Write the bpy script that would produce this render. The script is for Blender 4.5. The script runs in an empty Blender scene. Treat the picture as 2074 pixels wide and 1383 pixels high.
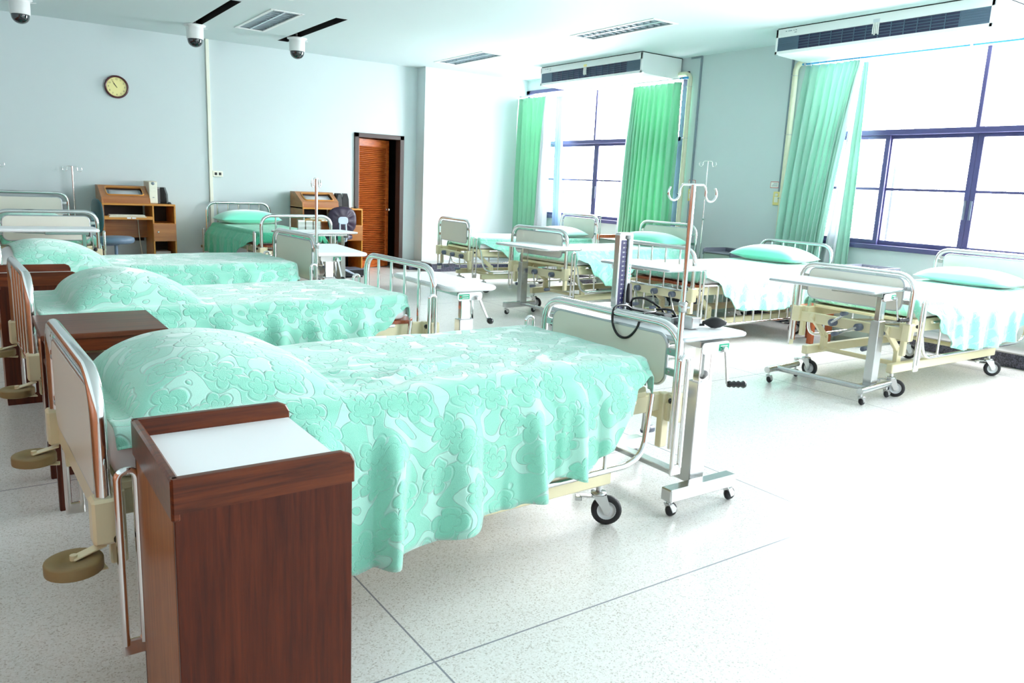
import bpy, math, random
from mathutils import Vector, Matrix, noise
PI = math.pi
C = bpy.context.scene.collection
S = bpy.context.scene
random.seed(7)

# ------------------------------------------------------------------ camera
cam_d = bpy.data.cameras.new('camera'); cam = bpy.data.objects.new('camera', cam_d); C.objects.link(cam)
F_PX, PITCH, ROLL, YAW = 1569.13, math.radians(11.3264), math.radians(2.5895), math.radians(35.0815)
fw = Vector((math.sin(YAW)*math.cos(PITCH), math.cos(YAW)*math.cos(PITCH), -math.sin(PITCH)))
r0 = Vector((math.cos(YAW), -math.sin(YAW), 0)); u0 = r0.cross(fw)
rt = r0*math.cos(ROLL) + u0*math.sin(ROLL); up = -r0*math.sin(ROLL) + u0*math.cos(ROLL)
cam.matrix_world = Matrix(((rt.x, up.x, -fw.x, 0), (rt.y, up.y, -fw.y, 0), (rt.z, up.z, -fw.z, 1.5), (0, 0, 0, 1)))
cam_d.sensor_width = 36; cam_d.lens = F_PX*36/2074; cam_d.clip_start = 0.05; cam_d.clip_end = 200
S.camera = cam

# ------------------------------------------------------------------ world, light, exposure
W = bpy.data.worlds.new('overcast_sky'); S.world = W; W.use_nodes = True
bg = W.node_tree.nodes['Background']; bg.inputs[1].default_value = 50.0
_n = W.node_tree.nodes; _g = _n.new('ShaderNodeNewGeometry'); _x = _n.new('ShaderNodeSeparateXYZ'); _r = _n.new('ShaderNodeValToRGB')
_m = _n.new('ShaderNodeMapRange'); _m.inputs['From Min'].default_value = -.25; _m.inputs['From Max'].default_value = .45
W.node_tree.links.new(_n.new('ShaderNodeTexCoord').outputs['Generated'], _x.inputs[0]); W.node_tree.links.new(_x.outputs['Z'], _m.inputs['Value'])
W.node_tree.links.new(_m.outputs['Result'], _r.inputs['Fac']); W.node_tree.links.new(_r.outputs['Color'], bg.inputs[0])
_r.color_ramp.elements[0].color = (.50, .52, .54, 1); _r.color_ramp.elements[1].color = (.96, .98, 1.0, 1)
S.view_settings.view_transform = 'Standard'; S.view_settings.look = 'None'
S.view_settings.exposure = 0.0; S.view_settings.gamma = 1.0; S.view_settings.use_curve_mapping = False
try:
    S.cycles.use_denoising = True; S.cycles.max_bounces = 10; S.cycles.diffuse_bounces = 6
    S.cycles.glossy_bounces = 4; S.cycles.transparent_max_bounces = 8; S.cycles.caustics_reflective = False
    S.cycles.caustics_refractive = False; S.cycles.sample_clamp_indirect = 8.0
except Exception: pass

XW, YW, YB, XB, CZ = 8.53, 12.30, 12.01, 6.43, 3.387       # window wall, clock wall, wall bump, bump edge, ceiling
XL, YR = -1.3, -4.6                                        # side wall and back wall (out of the picture)
WIN = [(8.07, 12.005), (2.12, 5.98), (-3.95, -0.09)]       # window openings along y
WZ0, WZ1 = 0.975, 3.20
def portal(name, loc, rot, sx, sy):
    l = bpy.data.lights.new(name, 'AREA'); l.shape = 'RECTANGLE'; l.size = sx; l.size_y = sy
    l.cycles.is_portal = True
    o = bpy.data.objects.new(name, l); C.objects.link(o); o.location = loc; o.rotation_euler = rot
for a, b in WIN:
    portal('daylight', (XW+0.16, (a+b)/2, (WZ0+WZ1)/2), (0, PI/2, 0), WZ1-WZ0, b-a)

# ------------------------------------------------------------------ mesh helper
def lin(c):
    return tuple((x/255/12.92 if x/255 <= 0.04045 else ((x/255+0.055)/1.055)**2.4) for x in c)
class MB:
    def __init__(s): s.v = []; s.f = []; s.sm = []; s.mi = []; s.m = 0; s.uv = None
    def add(s, vs, fs, smooth=False):
        o = len(s.v); s.v.extend([tuple(v) for v in vs])
        for f in fs: s.f.append(tuple(i+o for i in f)); s.sm.append(smooth); s.mi.append(s.m)
    def box(s, x0, x1, y0, y1, z0, z1, b=0.003, M=None):
        b = min(b, (x1-x0)*.3, (y1-y0)*.3, (z1-z0)*.3)
        X, Y, Z = ((x0, x1), (y0, y1), (z0, z1)); vs = []; idx = {}
        for i in (0, 1):
            for j in (0, 1):
                for k in (0, 1):
                    p = (X[i], Y[j], Z[k]); d = (1-2*i, 1-2*j, 1-2*k)
                    for ax in range(3):
                        q = [p[t] + (0 if t == ax else d[t]*b) for t in range(3)]
                        idx[(i, j, k, ax)] = len(vs); vs.append(q)
        fs = []
        for ax in range(3):
            o = [t for t in range(3) if t != ax]
            for e in (0, 1):
                q = []
                for (a, c) in ((0, 0), (1, 0), (1, 1), (0, 1)):
                    key = [0, 0, 0]; key[ax] = e; key[o[0]] = a; key[o[1]] = c
                    q.append(idx[(*key, ax)])
                fs.append(q)
            for a in (0, 1):
                for c in (0, 1):
                    k0 = [0, 0, 0]; k1 = [0, 0, 0]; k0[ax] = 0; k1[ax] = 1
                    for kk in (k0, k1): kk[o[0]] = a; kk[o[1]] = c
                    fs.append([idx[(*k0, o[0])], idx[(*k1, o[0])], idx[(*k1, o[1])], idx[(*k0, o[1])]])
        for i in (0, 1):
            for j in (0, 1):
                for k in (0, 1): fs.append([idx[(i, j, k, 0)], idx[(i, j, k, 1)], idx[(i, j, k, 2)]])
        if M is not None: vs = [tuple(M @ Vector(v)) for v in vs]
        s.add(vs, fs); return s
    def bar(s, p0, p1, w, h, b=0.002, up=(0, 0, 1)):
        p0 = Vector(p0); p1 = Vector(p1); d = p1-p0; L = d.length; d.normalize(); u = Vector(up)
        if abs(d.dot(u)) > .98: u = Vector((1, 0, 0))
        sd = u.cross(d).normalized(); u = d.cross(sd)
        M = Matrix(((d.x, sd.x, u.x, p0.x), (d.y, sd.y, u.y, p0.y), (d.z, sd.z, u.z, p0.z), (0, 0, 0, 1)))
        return s.box(0, L, -w/2, w/2, -h/2, h/2, b, M)
    def tube(s, pts, r, seg=10, closed=False, caps=True):
        P = [Vector(p) for p in pts]; n = len(P); vs = []
        rs = r if isinstance(r, (list, tuple)) else [r]*n
        T = []
        for i in range(n):
            a = P[(i-1) % n] if (closed or i > 0) else P[i]; b = P[(i+1) % n] if (closed or i < n-1) else P[i]
            d = b-a; T.append(d.normalized() if d.length > 1e-9 else Vector((0, 0, 1)))
        u = T[0].orthogonal().normalized()
        for i in range(n):
            u = (u - T[i]*u.dot(T[i])).normalized(); w = T[i].cross(u)
            for k in range(seg):
                a = 2*PI*k/seg; vs.append(P[i] + (u*math.cos(a)+w*math.sin(a))*rs[i])
        fs = []
        for i in range(n if closed else n-1):
            for k in range(seg):
                j = (i+1) % n; fs.append((i*seg+k, i*seg+(k+1) % seg, j*seg+(k+1) % seg, j*seg+k))
        s.add(vs, fs, True)
        if caps and not closed:
            s.add(vs[:seg], [tuple(range(seg-1, -1, -1))]); s.add(vs[-seg:], [tuple(range(seg))])
        return s
    def cyl(s, p0, p1, r, seg=16): return s.tube([p0, p1], r, seg)
    def lathe(s, prof, o=(0, 0, 0), axis=(0, 0, 1), seg=24, smooth=True):
        ax = Vector(axis).normalized(); u = ax.orthogonal().normalized(); w = ax.cross(u); o = Vector(o); vs = []
        for (r, z) in prof:
            for k in range(seg):
                a = 2*PI*k/seg; vs.append(o + ax*z + (u*math.cos(a)+w*math.sin(a))*max(r, 1e-5))
        fs = []
        for i in range(len(prof)-1):
            for k in range(seg):
                fs.append((i*seg+k, i*seg+(k+1) % seg, (i+1)*seg+(k+1) % seg, (i+1)*seg+k))
        s.add(vs, fs, smooth); return s
    def prism(s, poly, o, u, v, depth, b=0.0):
        o = Vector(o); u = Vector(u); v = Vector(v); n = u.cross(v).normalized(); k = len(poly)
        cx = sum(p[0] for p in poly)/k; cy = sum(p[1] for p in poly)/k
        def ring(d, sh):
            out = []
            for p in poly:
                q = Vector((p[0]-cx, p[1]-cy)); L = q.length; q = q*(max(L-sh, 0)/L) if L > 0 else q
                out.append(o + u*(cx+q.x) + v*(cy+q.y) + n*d)
            return out
        if b > 0: R = [ring(0, b), ring(b, 0), ring(depth-b, 0), ring(depth, b)]
        else: R = [ring(0, 0), ring(depth, 0)]
        vs = [p for r in R for p in r]; fs = [tuple(range(k-1, -1, -1)), tuple(range((len(R)-1)*k, len(R)*k))]
        for j in range(len(R)-1):
            for i in range(k): fs.append((j*k+i, j*k+(i+1) % k, (j+1)*k+(i+1) % k, (j+1)*k+i))
        s.add(vs, fs); return s
    def grid(s, nu, nv, fn, uvf=None):
        vs = []; uvs = []
        for i in range(nu+1):
            for j in range(nv+1):
                vs.append(fn(i/nu, j/nv))
                if uvf: uvs.append(uvf(i/nu, j/nv))
        fs = [(i*(nv+1)+j, (i+1)*(nv+1)+j, (i+1)*(nv+1)+j+1, i*(nv+1)+j+1) for i in range(nu) for j in range(nv)]
        o = len(s.v); s.add(vs, fs, True)
        if uvf:
            if s.uv is None: s.uv = {}
            for k, q in enumerate(uvs): s.uv[o+k] = q
        return s
    def text(s, body, size, o, u, v, depth=0.0006, align='CENTER'):
        cu = bpy.data.curves.new('txt', 'FONT'); cu.body = body; cu.size = size; cu.align_x = align; cu.align_y = 'CENTER'
        cu.extrude = depth/2; cu.resolution_u = 3
        ob = bpy.data.objects.new('txt', cu); C.objects.link(ob)
        dg = bpy.context.evaluated_depsgraph_get(); me = ob.evaluated_get(dg).to_mesh()
        o = Vector(o); u = Vector(u).normalized(); v = Vector(v).normalized(); n = u.cross(v)
        s.add([o+u*q.co.x+v*q.co.y+n*(q.co.z+depth/2) for q in me.vertices], [tuple(p.vertices) for p in me.polygons])
        bpy.data.objects.remove(ob, do_unlink=True); bpy.data.curves.remove(cu); return s
    def build(s, name, mats, parent=None, label=None):
        me = bpy.data.meshes.new(name); me.from_pydata(s.v, [], s.f)
        me.polygons.foreach_set('use_smooth', s.sm)
        if not isinstance(mats, (list, tuple)): mats = [mats]
        for m in mats: me.materials.append(m)
        me.polygons.foreach_set('material_index', s.mi)
        if s.uv:
            L = me.uv_layers.new(name='UVMap')
            for lp in me.loops:
                q = s.uv.get(lp.vertex_index)
                if q: L.data[lp.index].uv = q
        me.validate(); me.update()
        o = bpy.data.objects.new(name, me); C.objects.link(o)
        if parent is not None: o.parent = parent
        if label: o['label'] = label
        return o
def fillet(pts, r, n=6):
    P = [Vector(p) for p in pts]; out = [P[0]]
    for i in range(1, len(P)-1):
        a = P[i-1]-P[i]; b = P[i+1]-P[i]; rr = min(r, a.length*.49, b.length*.49)
        p0 = P[i]+a.normalized()*rr; p2 = P[i]+b.normalized()*rr
        for k in range(n+1):
            t = k/n; out.append(p0*(1-t)**2*1 + P[i]*2*t*(1-t)*.88 + (p0+p2)*t*(1-t)*.12 + p2*t*t)
    out.append(P[-1]); return out
def rrect(w, h, r, n=5, cx=0, cy=0):
    out = []
    for (sx, sy, a0) in ((1, 1, 0), (-1, 1, 90), (-1, -1, 180), (1, -1, 270)):
        for k in range(n+1):
            a = math.radians(a0+90*k/n); out.append((cx+sx*(w/2-r)+r*math.cos(a), cy+sy*(h/2-r)+r*math.sin(a)))
    return out
def thing(name, label, cat, loc=(0, 0, 0), rz=0.0, group=None):
    o = bpy.data.objects.new(name, None); C.objects.link(o); o.empty_display_size = .1
    o.location = loc; o.rotation_euler = (0, 0, rz); o['label'] = label; o['category'] = cat
    if group: o['group'] = group
    return o
def tag(o, label, cat, group=None, kind=None):
    o['label'] = label; o['category'] = cat
    if group: o['group'] = group
    if kind: o['kind'] = kind
    return o
def struct(o): o['kind'] = 'structure'; return o
def copy_tree(src, loc, rz, label, group=None):
    r = src.copy(); C.objects.link(r); r.location = loc; r.rotation_euler = (0, 0, rz); r['label'] = label
    if group: r['group'] = group
    for ch in list(src.children):
        c = ch.copy(); C.objects.link(c); c.parent = r
        for g in list(ch.children):
            d = g.copy(); C.objects.link(d); d.parent = c
    return r
def interp(pts, x):
    if x <= pts[0][0]: return pts[0][1]
    for (a, b), (c, d) in zip(pts, pts[1:]):
        if x <= c:
            t = (x-a)/(c-a); t = t*t*(3-2*t); return b+(d-b)*t
    return pts[-1][1]
def nz(x, y, z=0.0): return noise.noise(Vector((x, y, z)))

# ------------------------------------------------------------------ materials
def mat(name, col, rough=.5, metal=0.0, spec=.5, coat=0.0, sheen=0.0, var=0.0, vscale=8.0, bump=0.0, bscale=60.0):
    m = bpy.data.materials.new(name); m.use_nodes = True; nt = m.node_tree; p = nt.nodes['Principled BSDF']
    c = (*lin(col), 1); p.inputs['Base Color'].default_value = c; p.inputs['Roughness'].default_value = rough
    p.inputs['Metallic'].default_value = metal; p.inputs['Specular IOR Level'].default_value = spec
    p.inputs['Coat Weight'].default_value = coat; p.inputs['Sheen Weight'].default_value = sheen
    tc = nt.nodes.new('ShaderNodeTexCoord')
    if var > 0:
        n = nt.nodes.new('ShaderNodeTexNoise'); n.inputs['Scale'].default_value = vscale; n.inputs['Detail'].default_value = 5
        nt.links.new(tc.outputs['Object'], n.inputs['Vector'])
        r = nt.nodes.new('ShaderNodeMix'); r.data_type = 'RGBA'
        r.inputs[6].default_value = tuple(x*(1-var) for x in c[:3])+(1,); r.inputs[7].default_value = tuple(min(1, x*(1+var)) for x in c[:3])+(1,)
        nt.links.new(n.outputs['Fac'], r.inputs[0]); nt.links.new(r.outputs[2], p.inputs['Base Color'])
    if bump > 0:
        n2 = nt.nodes.new('ShaderNodeTexNoise'); n2.inputs['Scale'].default_value = bscale; n2.inputs['Detail'].default_value = 3
        nt.links.new(tc.outputs['Object'], n2.inputs['Vector'])
        b = nt.nodes.new('ShaderNodeBump'); b.inputs['Strength'].default_value = bump; b.inputs['Distance'].default_value = .004
        nt.links.new(n2.outputs['Fac'], b.inputs['Height']); nt.links.new(b.outputs['Normal'], p.inputs['Normal'])
    return m
def wood(name, c0, c1, rough=.35, axis='z', scale=1.0, coat=.3):
    m = bpy.data.materials.new(name); m.use_nodes = True; nt = m.node_tree; p = nt.nodes['Principled BSDF']
    tc = nt.nodes.new('ShaderNodeTexCoord'); mp = nt.nodes.new('ShaderNodeMapping')
    k = {'x': (1.2, 22, 22), 'y': (22, 1.2, 22), 'z': (22, 22, 1.2)}[axis]
    mp.inputs['Scale'].default_value = tuple(q*scale for q in k)
    n = nt.nodes.new('ShaderNodeTexNoise'); n.inputs['Scale'].default_value = 1.6; n.inputs['Detail'].default_value = 8
    n.inputs['Roughness'].default_value = .62; n.inputs['Distortion'].default_value = .4
    r = nt.nodes.new('ShaderNodeValToRGB'); r.color_ramp.elements[0].position = .32; r.color_ramp.elements[1].position = .72
    r.color_ramp.elements[0].color = (*lin(c0), 1); r.color_ramp.elements[1].color = (*lin(c1), 1)
    nt.links.new(tc.outputs['Object'], mp.inputs['Vector']); nt.links.new(mp.outputs['Vector'], n.inputs['Vector'])
    nt.links.new(n.outputs['Fac'], r.inputs['Fac']); nt.links.new(r.outputs['Color'], p.inputs['Base Color'])
    b = nt.nodes.new('ShaderNodeBump'); b.inputs['Strength'].default_value = .08; b.inputs['Distance'].default_value = .002
    nt.links.new(n.outputs['Fac'], b.inputs['Height']); nt.links.new(b.outputs['Normal'], p.inputs['Normal'])
    p.inputs['Roughness'].default_value = rough; p.inputs['Coat Weight'].default_value = coat; p.inputs['Coat Roughness'].default_value = .2
    p.inputs['Specular IOR Level'].default_value = .28
    return m
def node(nt, t, **kw):
    n = nt.nodes.new(t)
    for k, v in kw.items(): setattr(n, k, v)
    return n
def mth(nt, op, a, b=None, c=None, clamp=False):
    n = nt.nodes.new('ShaderNodeMath'); n.operation = op; n.use_clamp = clamp
    for i, q in enumerate((a, b, c)):
        if q is None: continue
        if isinstance(q, (int, float)): n.inputs[i].default_value = q
        else: nt.links.new(q, n.inputs[i])
    return n.outputs[0]
def terry(name, ground, pile, sheen=1.0, flower=True, bstr=.6):
    """jacquard towelling: embossed flowers and scrolls in raised loop pile on a flat ground (uv in metres)"""
    m = bpy.data.materials.new(name); m.use_nodes = True; nt = m.node_tree; p = nt.nodes['Principled BSDF']; L = nt.links
    uv = node(nt, 'ShaderNodeUVMap'); uv.uv_map = 'UVMap'
    wob = node(nt, 'ShaderNodeTexNoise'); wob.inputs['Scale'].default_value = 9; wob.inputs['Detail'].default_value = 2
    L.new(uv.outputs[0], wob.inputs['Vector'])
    wv = node(nt, 'ShaderNodeVectorMath', operation='MULTIPLY_ADD'); wv.inputs[1].default_value = (.05, .05, 0)
    L.new(wob.outputs['Color'], wv.inputs[0]); L.new(uv.outputs[0], wv.inputs[2])
    sc = node(nt, 'ShaderNodeVectorMath', operation='SCALE'); sc.inputs['Scale'].default_value = 7.0; L.new(wv.outputs[0], sc.inputs[0])
    vo = node(nt, 'ShaderNodeTexVoronoi', voronoi_dimensions='2D', feature='F1'); vo.inputs['Scale'].default_value = 1.0
    vo.inputs['Randomness'].default_value = .75; L.new(sc.outputs[0], vo.inputs['Vector'])
    df = node(nt, 'ShaderNodeVectorMath', operation='SUBTRACT'); L.new(sc.outputs[0], df.inputs[0]); L.new(vo.outputs['Position'], df.inputs[1])
    sp = node(nt, 'ShaderNodeSeparateXYZ'); L.new(df.outputs[0], sp.inputs[0])
    sc2 = node(nt, 'ShaderNodeSeparateColor'); L.new(vo.outputs['Color'], sc2.inputs[0])
    ang = mth(nt, 'ARCTAN2', sp.outputs[1], sp.outputs[0])
    ang = mth(nt, 'MULTIPLY_ADD', sc2.outputs[0], 6.28, ang)
    d = vo.outputs['Distance']
    npet = mth(nt, 'ADD', 2.0, mth(nt, 'MULTIPLY', mth(nt, 'FLOOR', mth(nt, 'MULTIPLY', sc2.outputs[1], 2.99)), .5))
    pet = mth(nt, 'ABSOLUTE', mth(nt, 'SINE', mth(nt, 'MULTIPLY', ang, npet)))
    R = mth(nt, 'MULTIPLY_ADD', mth(nt, 'POWER', pet, .55), .22, .24)
    inside = mth(nt, 'MULTIPLY', mth(nt, 'SUBTRACT', R, d), 18, clamp=True)
    outline = mth(nt, 'SUBTRACT', 1.0, mth(nt, 'MULTIPLY', mth(nt, 'ABSOLUTE', mth(nt, 'SUBTRACT', d, R)), 28), clamp=True)
    inner = mth(nt, 'SUBTRACT', 1.0, mth(nt, 'MULTIPLY', mth(nt, 'ABSOLUTE', mth(nt, 'SUBTRACT', d, mth(nt, 'MULTIPLY', R, .5))), 34), clamp=True)
    # scrolling leaf outlines between the flowers
    n3 = node(nt, 'ShaderNodeTexNoise'); n3.inputs['Scale'].default_value = 6.5; n3.inputs['Detail'].default_value = .6
    L.new(uv.outputs[0], n3.inputs['Vector'])
    band = mth(nt, 'SINE', mth(nt, 'MULTIPLY', n3.outputs['Fac'], 26))
    leaf = mth(nt, 'MULTIPLY', mth(nt, 'ADD', band, .25), 7, clamp=True)
    scroll = mth(nt, 'SUBTRACT', 1.0, mth(nt, 'MULTIPLY', mth(nt, 'ABSOLUTE', mth(nt, 'ADD', band, .25)), 7), clamp=True)
    notin = mth(nt, 'SUBTRACT', 1.0, inside)
    scroll = mth(nt, 'MULTIPLY', scroll, notin)
    line = mth(nt, 'MAXIMUM', mth(nt, 'MAXIMUM', outline, mth(nt, 'MULTIPLY', inner, .7)), scroll)
    raised = mth(nt, 'MAXIMUM', inside, mth(nt, 'MULTIPLY', leaf, mth(nt, 'MULTIPLY', notin, .85)))
    fz = node(nt, 'ShaderNodeTexNoise'); fz.inputs['Scale'].default_value = 420; fz.inputs['Detail'].default_value = 2
    L.new(uv.outputs[0], fz.inputs['Vector'])
    h = mth(nt, 'MULTIPLY_ADD', raised, .8, mth(nt, 'MULTIPLY', line, -.9))
    h = mth(nt, 'ADD', h, mth(nt, 'MULTIPLY', mth(nt, 'MULTIPLY', fz.outputs['Fac'], mth(nt, 'MULTIPLY_ADD', raised, .7, .25)), .9))
    bp = node(nt, 'ShaderNodeBump'); bp.inputs['Strength'].default_value = bstr; bp.inputs['Distance'].default_value = .006
    L.new(h, bp.inputs['Height']); L.new(bp.outputs['Normal'], p.inputs['Normal'])
    mx = node(nt, 'ShaderNodeMix', data_type='RGBA'); mx.inputs[6].default_value = (*lin(ground), 1); mx.inputs[7].default_value = (*lin(pile), 1)
    L.new(mth(nt, 'MULTIPLY_ADD', raised, .42, mth(nt, 'MULTIPLY_ADD', fz.outputs['Fac'], .5, .18), clamp=True), mx.inputs[0])
    L.new(mx.outputs[2], p.inputs['Base Color'])
    p.inputs['Roughness'].default_value = .9; p.inputs['Specular IOR Level'].default_value = .15
    p.inputs['Sheen Weight'].default_value = sheen; p.inputs['Sheen Roughness'].default_value = .5
    return m
def plain_glass(name, tint=(1, 1, 1), refl=.06):
    m = bpy.data.materials.new(name); m.use_nodes = True; nt = m.node_tree; nt.nodes.remove(nt.nodes['Principled BSDF'])
    t = node(nt, 'ShaderNodeBsdfTransparent'); t.inputs[0].default_value = (*tint, 1); g = node(nt, 'ShaderNodeBsdfGlossy'); g.inputs['Roughness'].default_value = .02
    mx = node(nt, 'ShaderNodeMixShader'); mx.inputs[0].default_value = refl
    nt.links.new(t.outputs[0], mx.inputs[1]); nt.links.new(g.outputs[0], mx.inputs[2]); nt.links.new(mx.outputs[0], nt.nodes['Material Output'].inputs[0])
    return m
def cloth_mat(name, col, trans=.35, rough=.85, sheen=.2):
    m = bpy.data.materials.new(name); m.use_nodes = True; nt = m.node_tree; p = nt.nodes['Principled BSDF']
    p.inputs['Base Color'].default_value = (*lin(col), 1); p.inputs['Roughness'].default_value = rough; p.inputs['Specular IOR Level'].default_value = .2
    p.inputs['Sheen Weight'].default_value = sheen
    t = node(nt, 'ShaderNodeBsdfTranslucent'); t.inputs[0].default_value = (*lin(col), 1)
    mx = node(nt, 'ShaderNodeMixShader'); mx.inputs[0].default_value = trans
    nt.links.new(p.outputs[0], mx.inputs[1]); nt.links.new(t.outputs[0], mx.inputs[2]); nt.links.new(mx.outputs[0], nt.nodes['Material Output'].inputs[0])
    return m
def terrazzo(name):
    m = bpy.data.materials.new(name); m.use_nodes = True; nt = m.node_tree; p = nt.nodes['Principled BSDF']; L = nt.links
    tc = node(nt, 'ShaderNodeTexCoord')
    v = node(nt, 'ShaderNodeTexVoronoi'); v.inputs['Scale'].default_value = 210; L.new(tc.outputs['Object'], v.inputs['Vector'])
    sx = node(nt, 'ShaderNodeSeparateColor'); L.new(v.outputs['Color'], sx.inputs[0])
    r = node(nt, 'ShaderNodeValToRGB'); e = r.color_ramp.elements
    e[0].position = 0; e[0].color = (*lin((186, 180, 173)), 1); e[1].position = 1; e[1].color = (*lin((234, 233, 231)), 1)
    q = r.color_ramp.elements.new(.12); q.color = (*lin((212, 208, 203)), 1); q = r.color_ramp.elements.new(.3); q.color = (*lin((224, 222, 218)), 1)
    L.new(sx.outputs[0], r.inputs['Fac'])
    n = node(nt, 'ShaderNodeTexNoise'); n.inputs['Scale'].default_value = 1.3; n.inputs['Detail'].default_value = 6; L.new(tc.outputs['Object'], n.inputs['Vector'])
    mx = node(nt, 'ShaderNodeMix', data_type='RGBA', blend_type='MULTIPLY'); mx.inputs[0].default_value = .14
    L.new(r.outputs['Color'], mx.inputs[6]); L.new(n.outputs['Fac'], mx.inputs[7])
    # brass-grey dividing strips
    sp = node(nt, 'ShaderNodeSeparateXYZ'); L.new(tc.outputs['Object'], sp.inputs[0])
    def strip(o, off):
        w = mth(nt, 'FRACT', mth(nt, 'DIVIDE', mth(nt, 'SUBTRACT', o, off), 2.19))
        w = mth(nt, 'MINIMUM', w, mth(nt, 'SUBTRACT', 1.0, w))
        return mth(nt, 'LESS_THAN', w, .0016)
    j = mth(nt, 'MAXIMUM', strip(sp.outputs[0], 1.114), strip(sp.outputs[1], 1.935))
    m2 = node(nt, 'ShaderNodeMix', data_type='RGBA'); L.new(j, m2.inputs[0]); L.new(mx.outputs[2], m2.inputs[6]); m2.inputs[7].default_value = (*lin((140, 140, 148)), 1)
    L.new(m2.outputs[2], p.inputs['Base Color'])
    n2 = node(nt, 'ShaderNodeTexNoise'); n2.inputs['Scale'].default_value = 5; L.new(tc.outputs['Object'], n2.inputs['Vector'])
    L.new(mth(nt, 'MULTIPLY_ADD', n2.outputs['Fac'], .06, .2), p.inputs['Roughness'])
    p.inputs['Specular IOR Level'].default_value = .6
    return m
def granite(name, a, b):
    m = bpy.data.materials.new(name); m.use_nodes = True; nt = m.node_tree; p = nt.nodes['Principled BSDF']; L = nt.links
    tc = node(nt, 'ShaderNodeTexCoord'); n = node(nt, 'ShaderNodeTexNoise'); n.inputs['Scale'].default_value = 90; n.inputs['Detail'].default_value = 4
    L.new(tc.outputs['Object'], n.inputs['Vector']); r = node(nt, 'ShaderNodeValToRGB')
    r.color_ramp.elements[0].position = .4; r.color_ramp.elements[1].position = .68
    r.color_ramp.elements[0].color = (*lin(a), 1); r.color_ramp.elements[1].color = (*lin(b), 1)
    L.new(n.outputs['Fac'], r.inputs['Fac']); L.new(r.outputs['Color'], p.inputs['Base Color']); p.inputs['Roughness'].default_value = .3
    return m

m_wall = mat('wall_paint', (203, 214, 216), .6, var=.02, vscale=2, bump=.05, bscale=120)
m_ceil = mat('ceiling_paint', (214, 225, 227), .7)
m_panelling = wood('timber_panelling', (120, 62, 30), (168, 98, 52), .4)
m_white = mat('white_paint', (238, 240, 240), .45)
m_floor = terrazzo('terrazzo')
m_granite = granite('dark_granite', (30, 30, 42), (92, 92, 112))
m_granite_top = mat('grey_stone_top', (168, 166, 165), .35, var=.08, vscale=40)
m_frame = mat('dark_window_metal', (66, 64, 104), .4, spec=.4)
m_glass = plain_glass('window_glass', refl=.05)
m_chrome = mat('chrome', (232, 232, 232), .1, 1.0)
m_steel = mat('brushed_steel', (198, 200, 200), .24, 1.0)
m_cream = mat('cream_enamel', (226, 217, 180), .35, spec=.5, coat=.2)
m_panel = mat('cream_laminate', (226, 224, 212), .3, coat=.15)
m_black = mat('black_rubber', (22, 22, 26), .5)
m_blackgloss = mat('black_plastic', (18, 18, 22), .25)
m_grey = mat('grey_plastic', (92, 100, 118), .4)
m_mattress = mat('mattress_cover', (236, 234, 236), .6, bump=.1, bscale=40)
m_terry = terry('mint_towelling', (210, 241, 234), (128, 221, 193))
m_terry_far = terry('mint_towelling_pale', (204, 240, 232), (124, 221, 192), bstr=.6)
m_green_case = mat('green_pillow_cotton', (120, 224, 194), .85, sheen=1.0, bump=.15, bscale=25)
m_pale_case = mat('pale_pillow_cotton', (176, 228, 218), .85, sheen=1.0, bump=.15, bscale=25)
m_mahog = wood('mahogany', (58, 18, 6), (92, 38, 15), .4, 'z', 2.0, coat=.08)
m_mahog_h = wood('mahogany_rail', (62, 22, 8), (118, 56, 26), .3, 'x', 1.5, coat=.2)
m_mahog_lit = wood('mahogany_lit_side', (128, 70, 26), (172, 106, 50), .4, 'z', 2.0, coat=.1)  # paler copy of the mahogany: light from the left put into its colour
m_table_wood = wood('walnut_table', (74, 36, 20), (110, 60, 36), .42, 'x', coat=.06)
m_oak = wood('oak_laminate', (150, 92, 46), (186, 124, 70), .35, 'x', .6)
m_oak_edge = wood('oak_edging', (190, 126, 48), (216, 152, 70), .35, 'x', .6)
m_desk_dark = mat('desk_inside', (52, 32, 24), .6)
m_door = wood('varnished_door', (140, 62, 24), (196, 104, 46), .3, 'x', .7)
m_doorframe = mat('dark_brown_frame', (62, 46, 44), .4)
m_darkroom = mat('unlit_room_dark', (26, 24, 30), .9)  # the unlit room's darkness put into its wall colour
m_top = mat('white_laminate', (242, 244, 246), .42, spec=.3)
m_edge = mat('aluminium_edging', (190, 196, 200), .3, .9)
m_curtain = cloth_mat('green_curtain', (150, 208, 178), .2)
m_lining = cloth_mat('white_curtain_lining', (238, 240, 244), .4)
m_sheer = cloth_mat('blue_grey_sheer', (178, 200, 222), .4)
m_beige = mat('beige_plastic', (214, 206, 186), .5)
m_green_label = mat('green_label', (22, 168, 128), .5)
m_blue = mat('blue_wrap', (60, 150, 205), .5)
m_navy = mat('navy_scale', (10, 10, 84), .4)
m_yellow = mat('yellowed_plastic', (232, 214, 140), .5)
m_red = mat('red_print', (200, 70, 70), .6)
m_ink = mat('dark_ink', (40, 38, 40), .6)
m_lagging = mat('pipe_lagging', (226, 222, 196), .8, var=.08, vscale=20, bump=.3, bscale=30)
m_conduit = mat('grey_trunking', (128, 142, 152), .5)
m_trunk = mat('ivory_trunking', (236, 236, 220), .5)
m_acgrey = mat('blue_grey_grille', (66, 88, 108), .45)
m_acdark = mat('dark_grille', (22, 26, 62), .5)
m_purple = mat('purple_vinyl', (42, 26, 52), .4, coat=.1)
m_chairblue = mat('grey_blue_vinyl', (104, 124, 146), .4)
m_chairteal = mat('dark_teal_plastic', (40, 78, 84), .4)
m_pale = mat('pale_blue_metal', (196, 208, 228), .4)
m_clockrim = mat('maroon_clock_rim', (74, 20, 28), .25, coat=.4)
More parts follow.
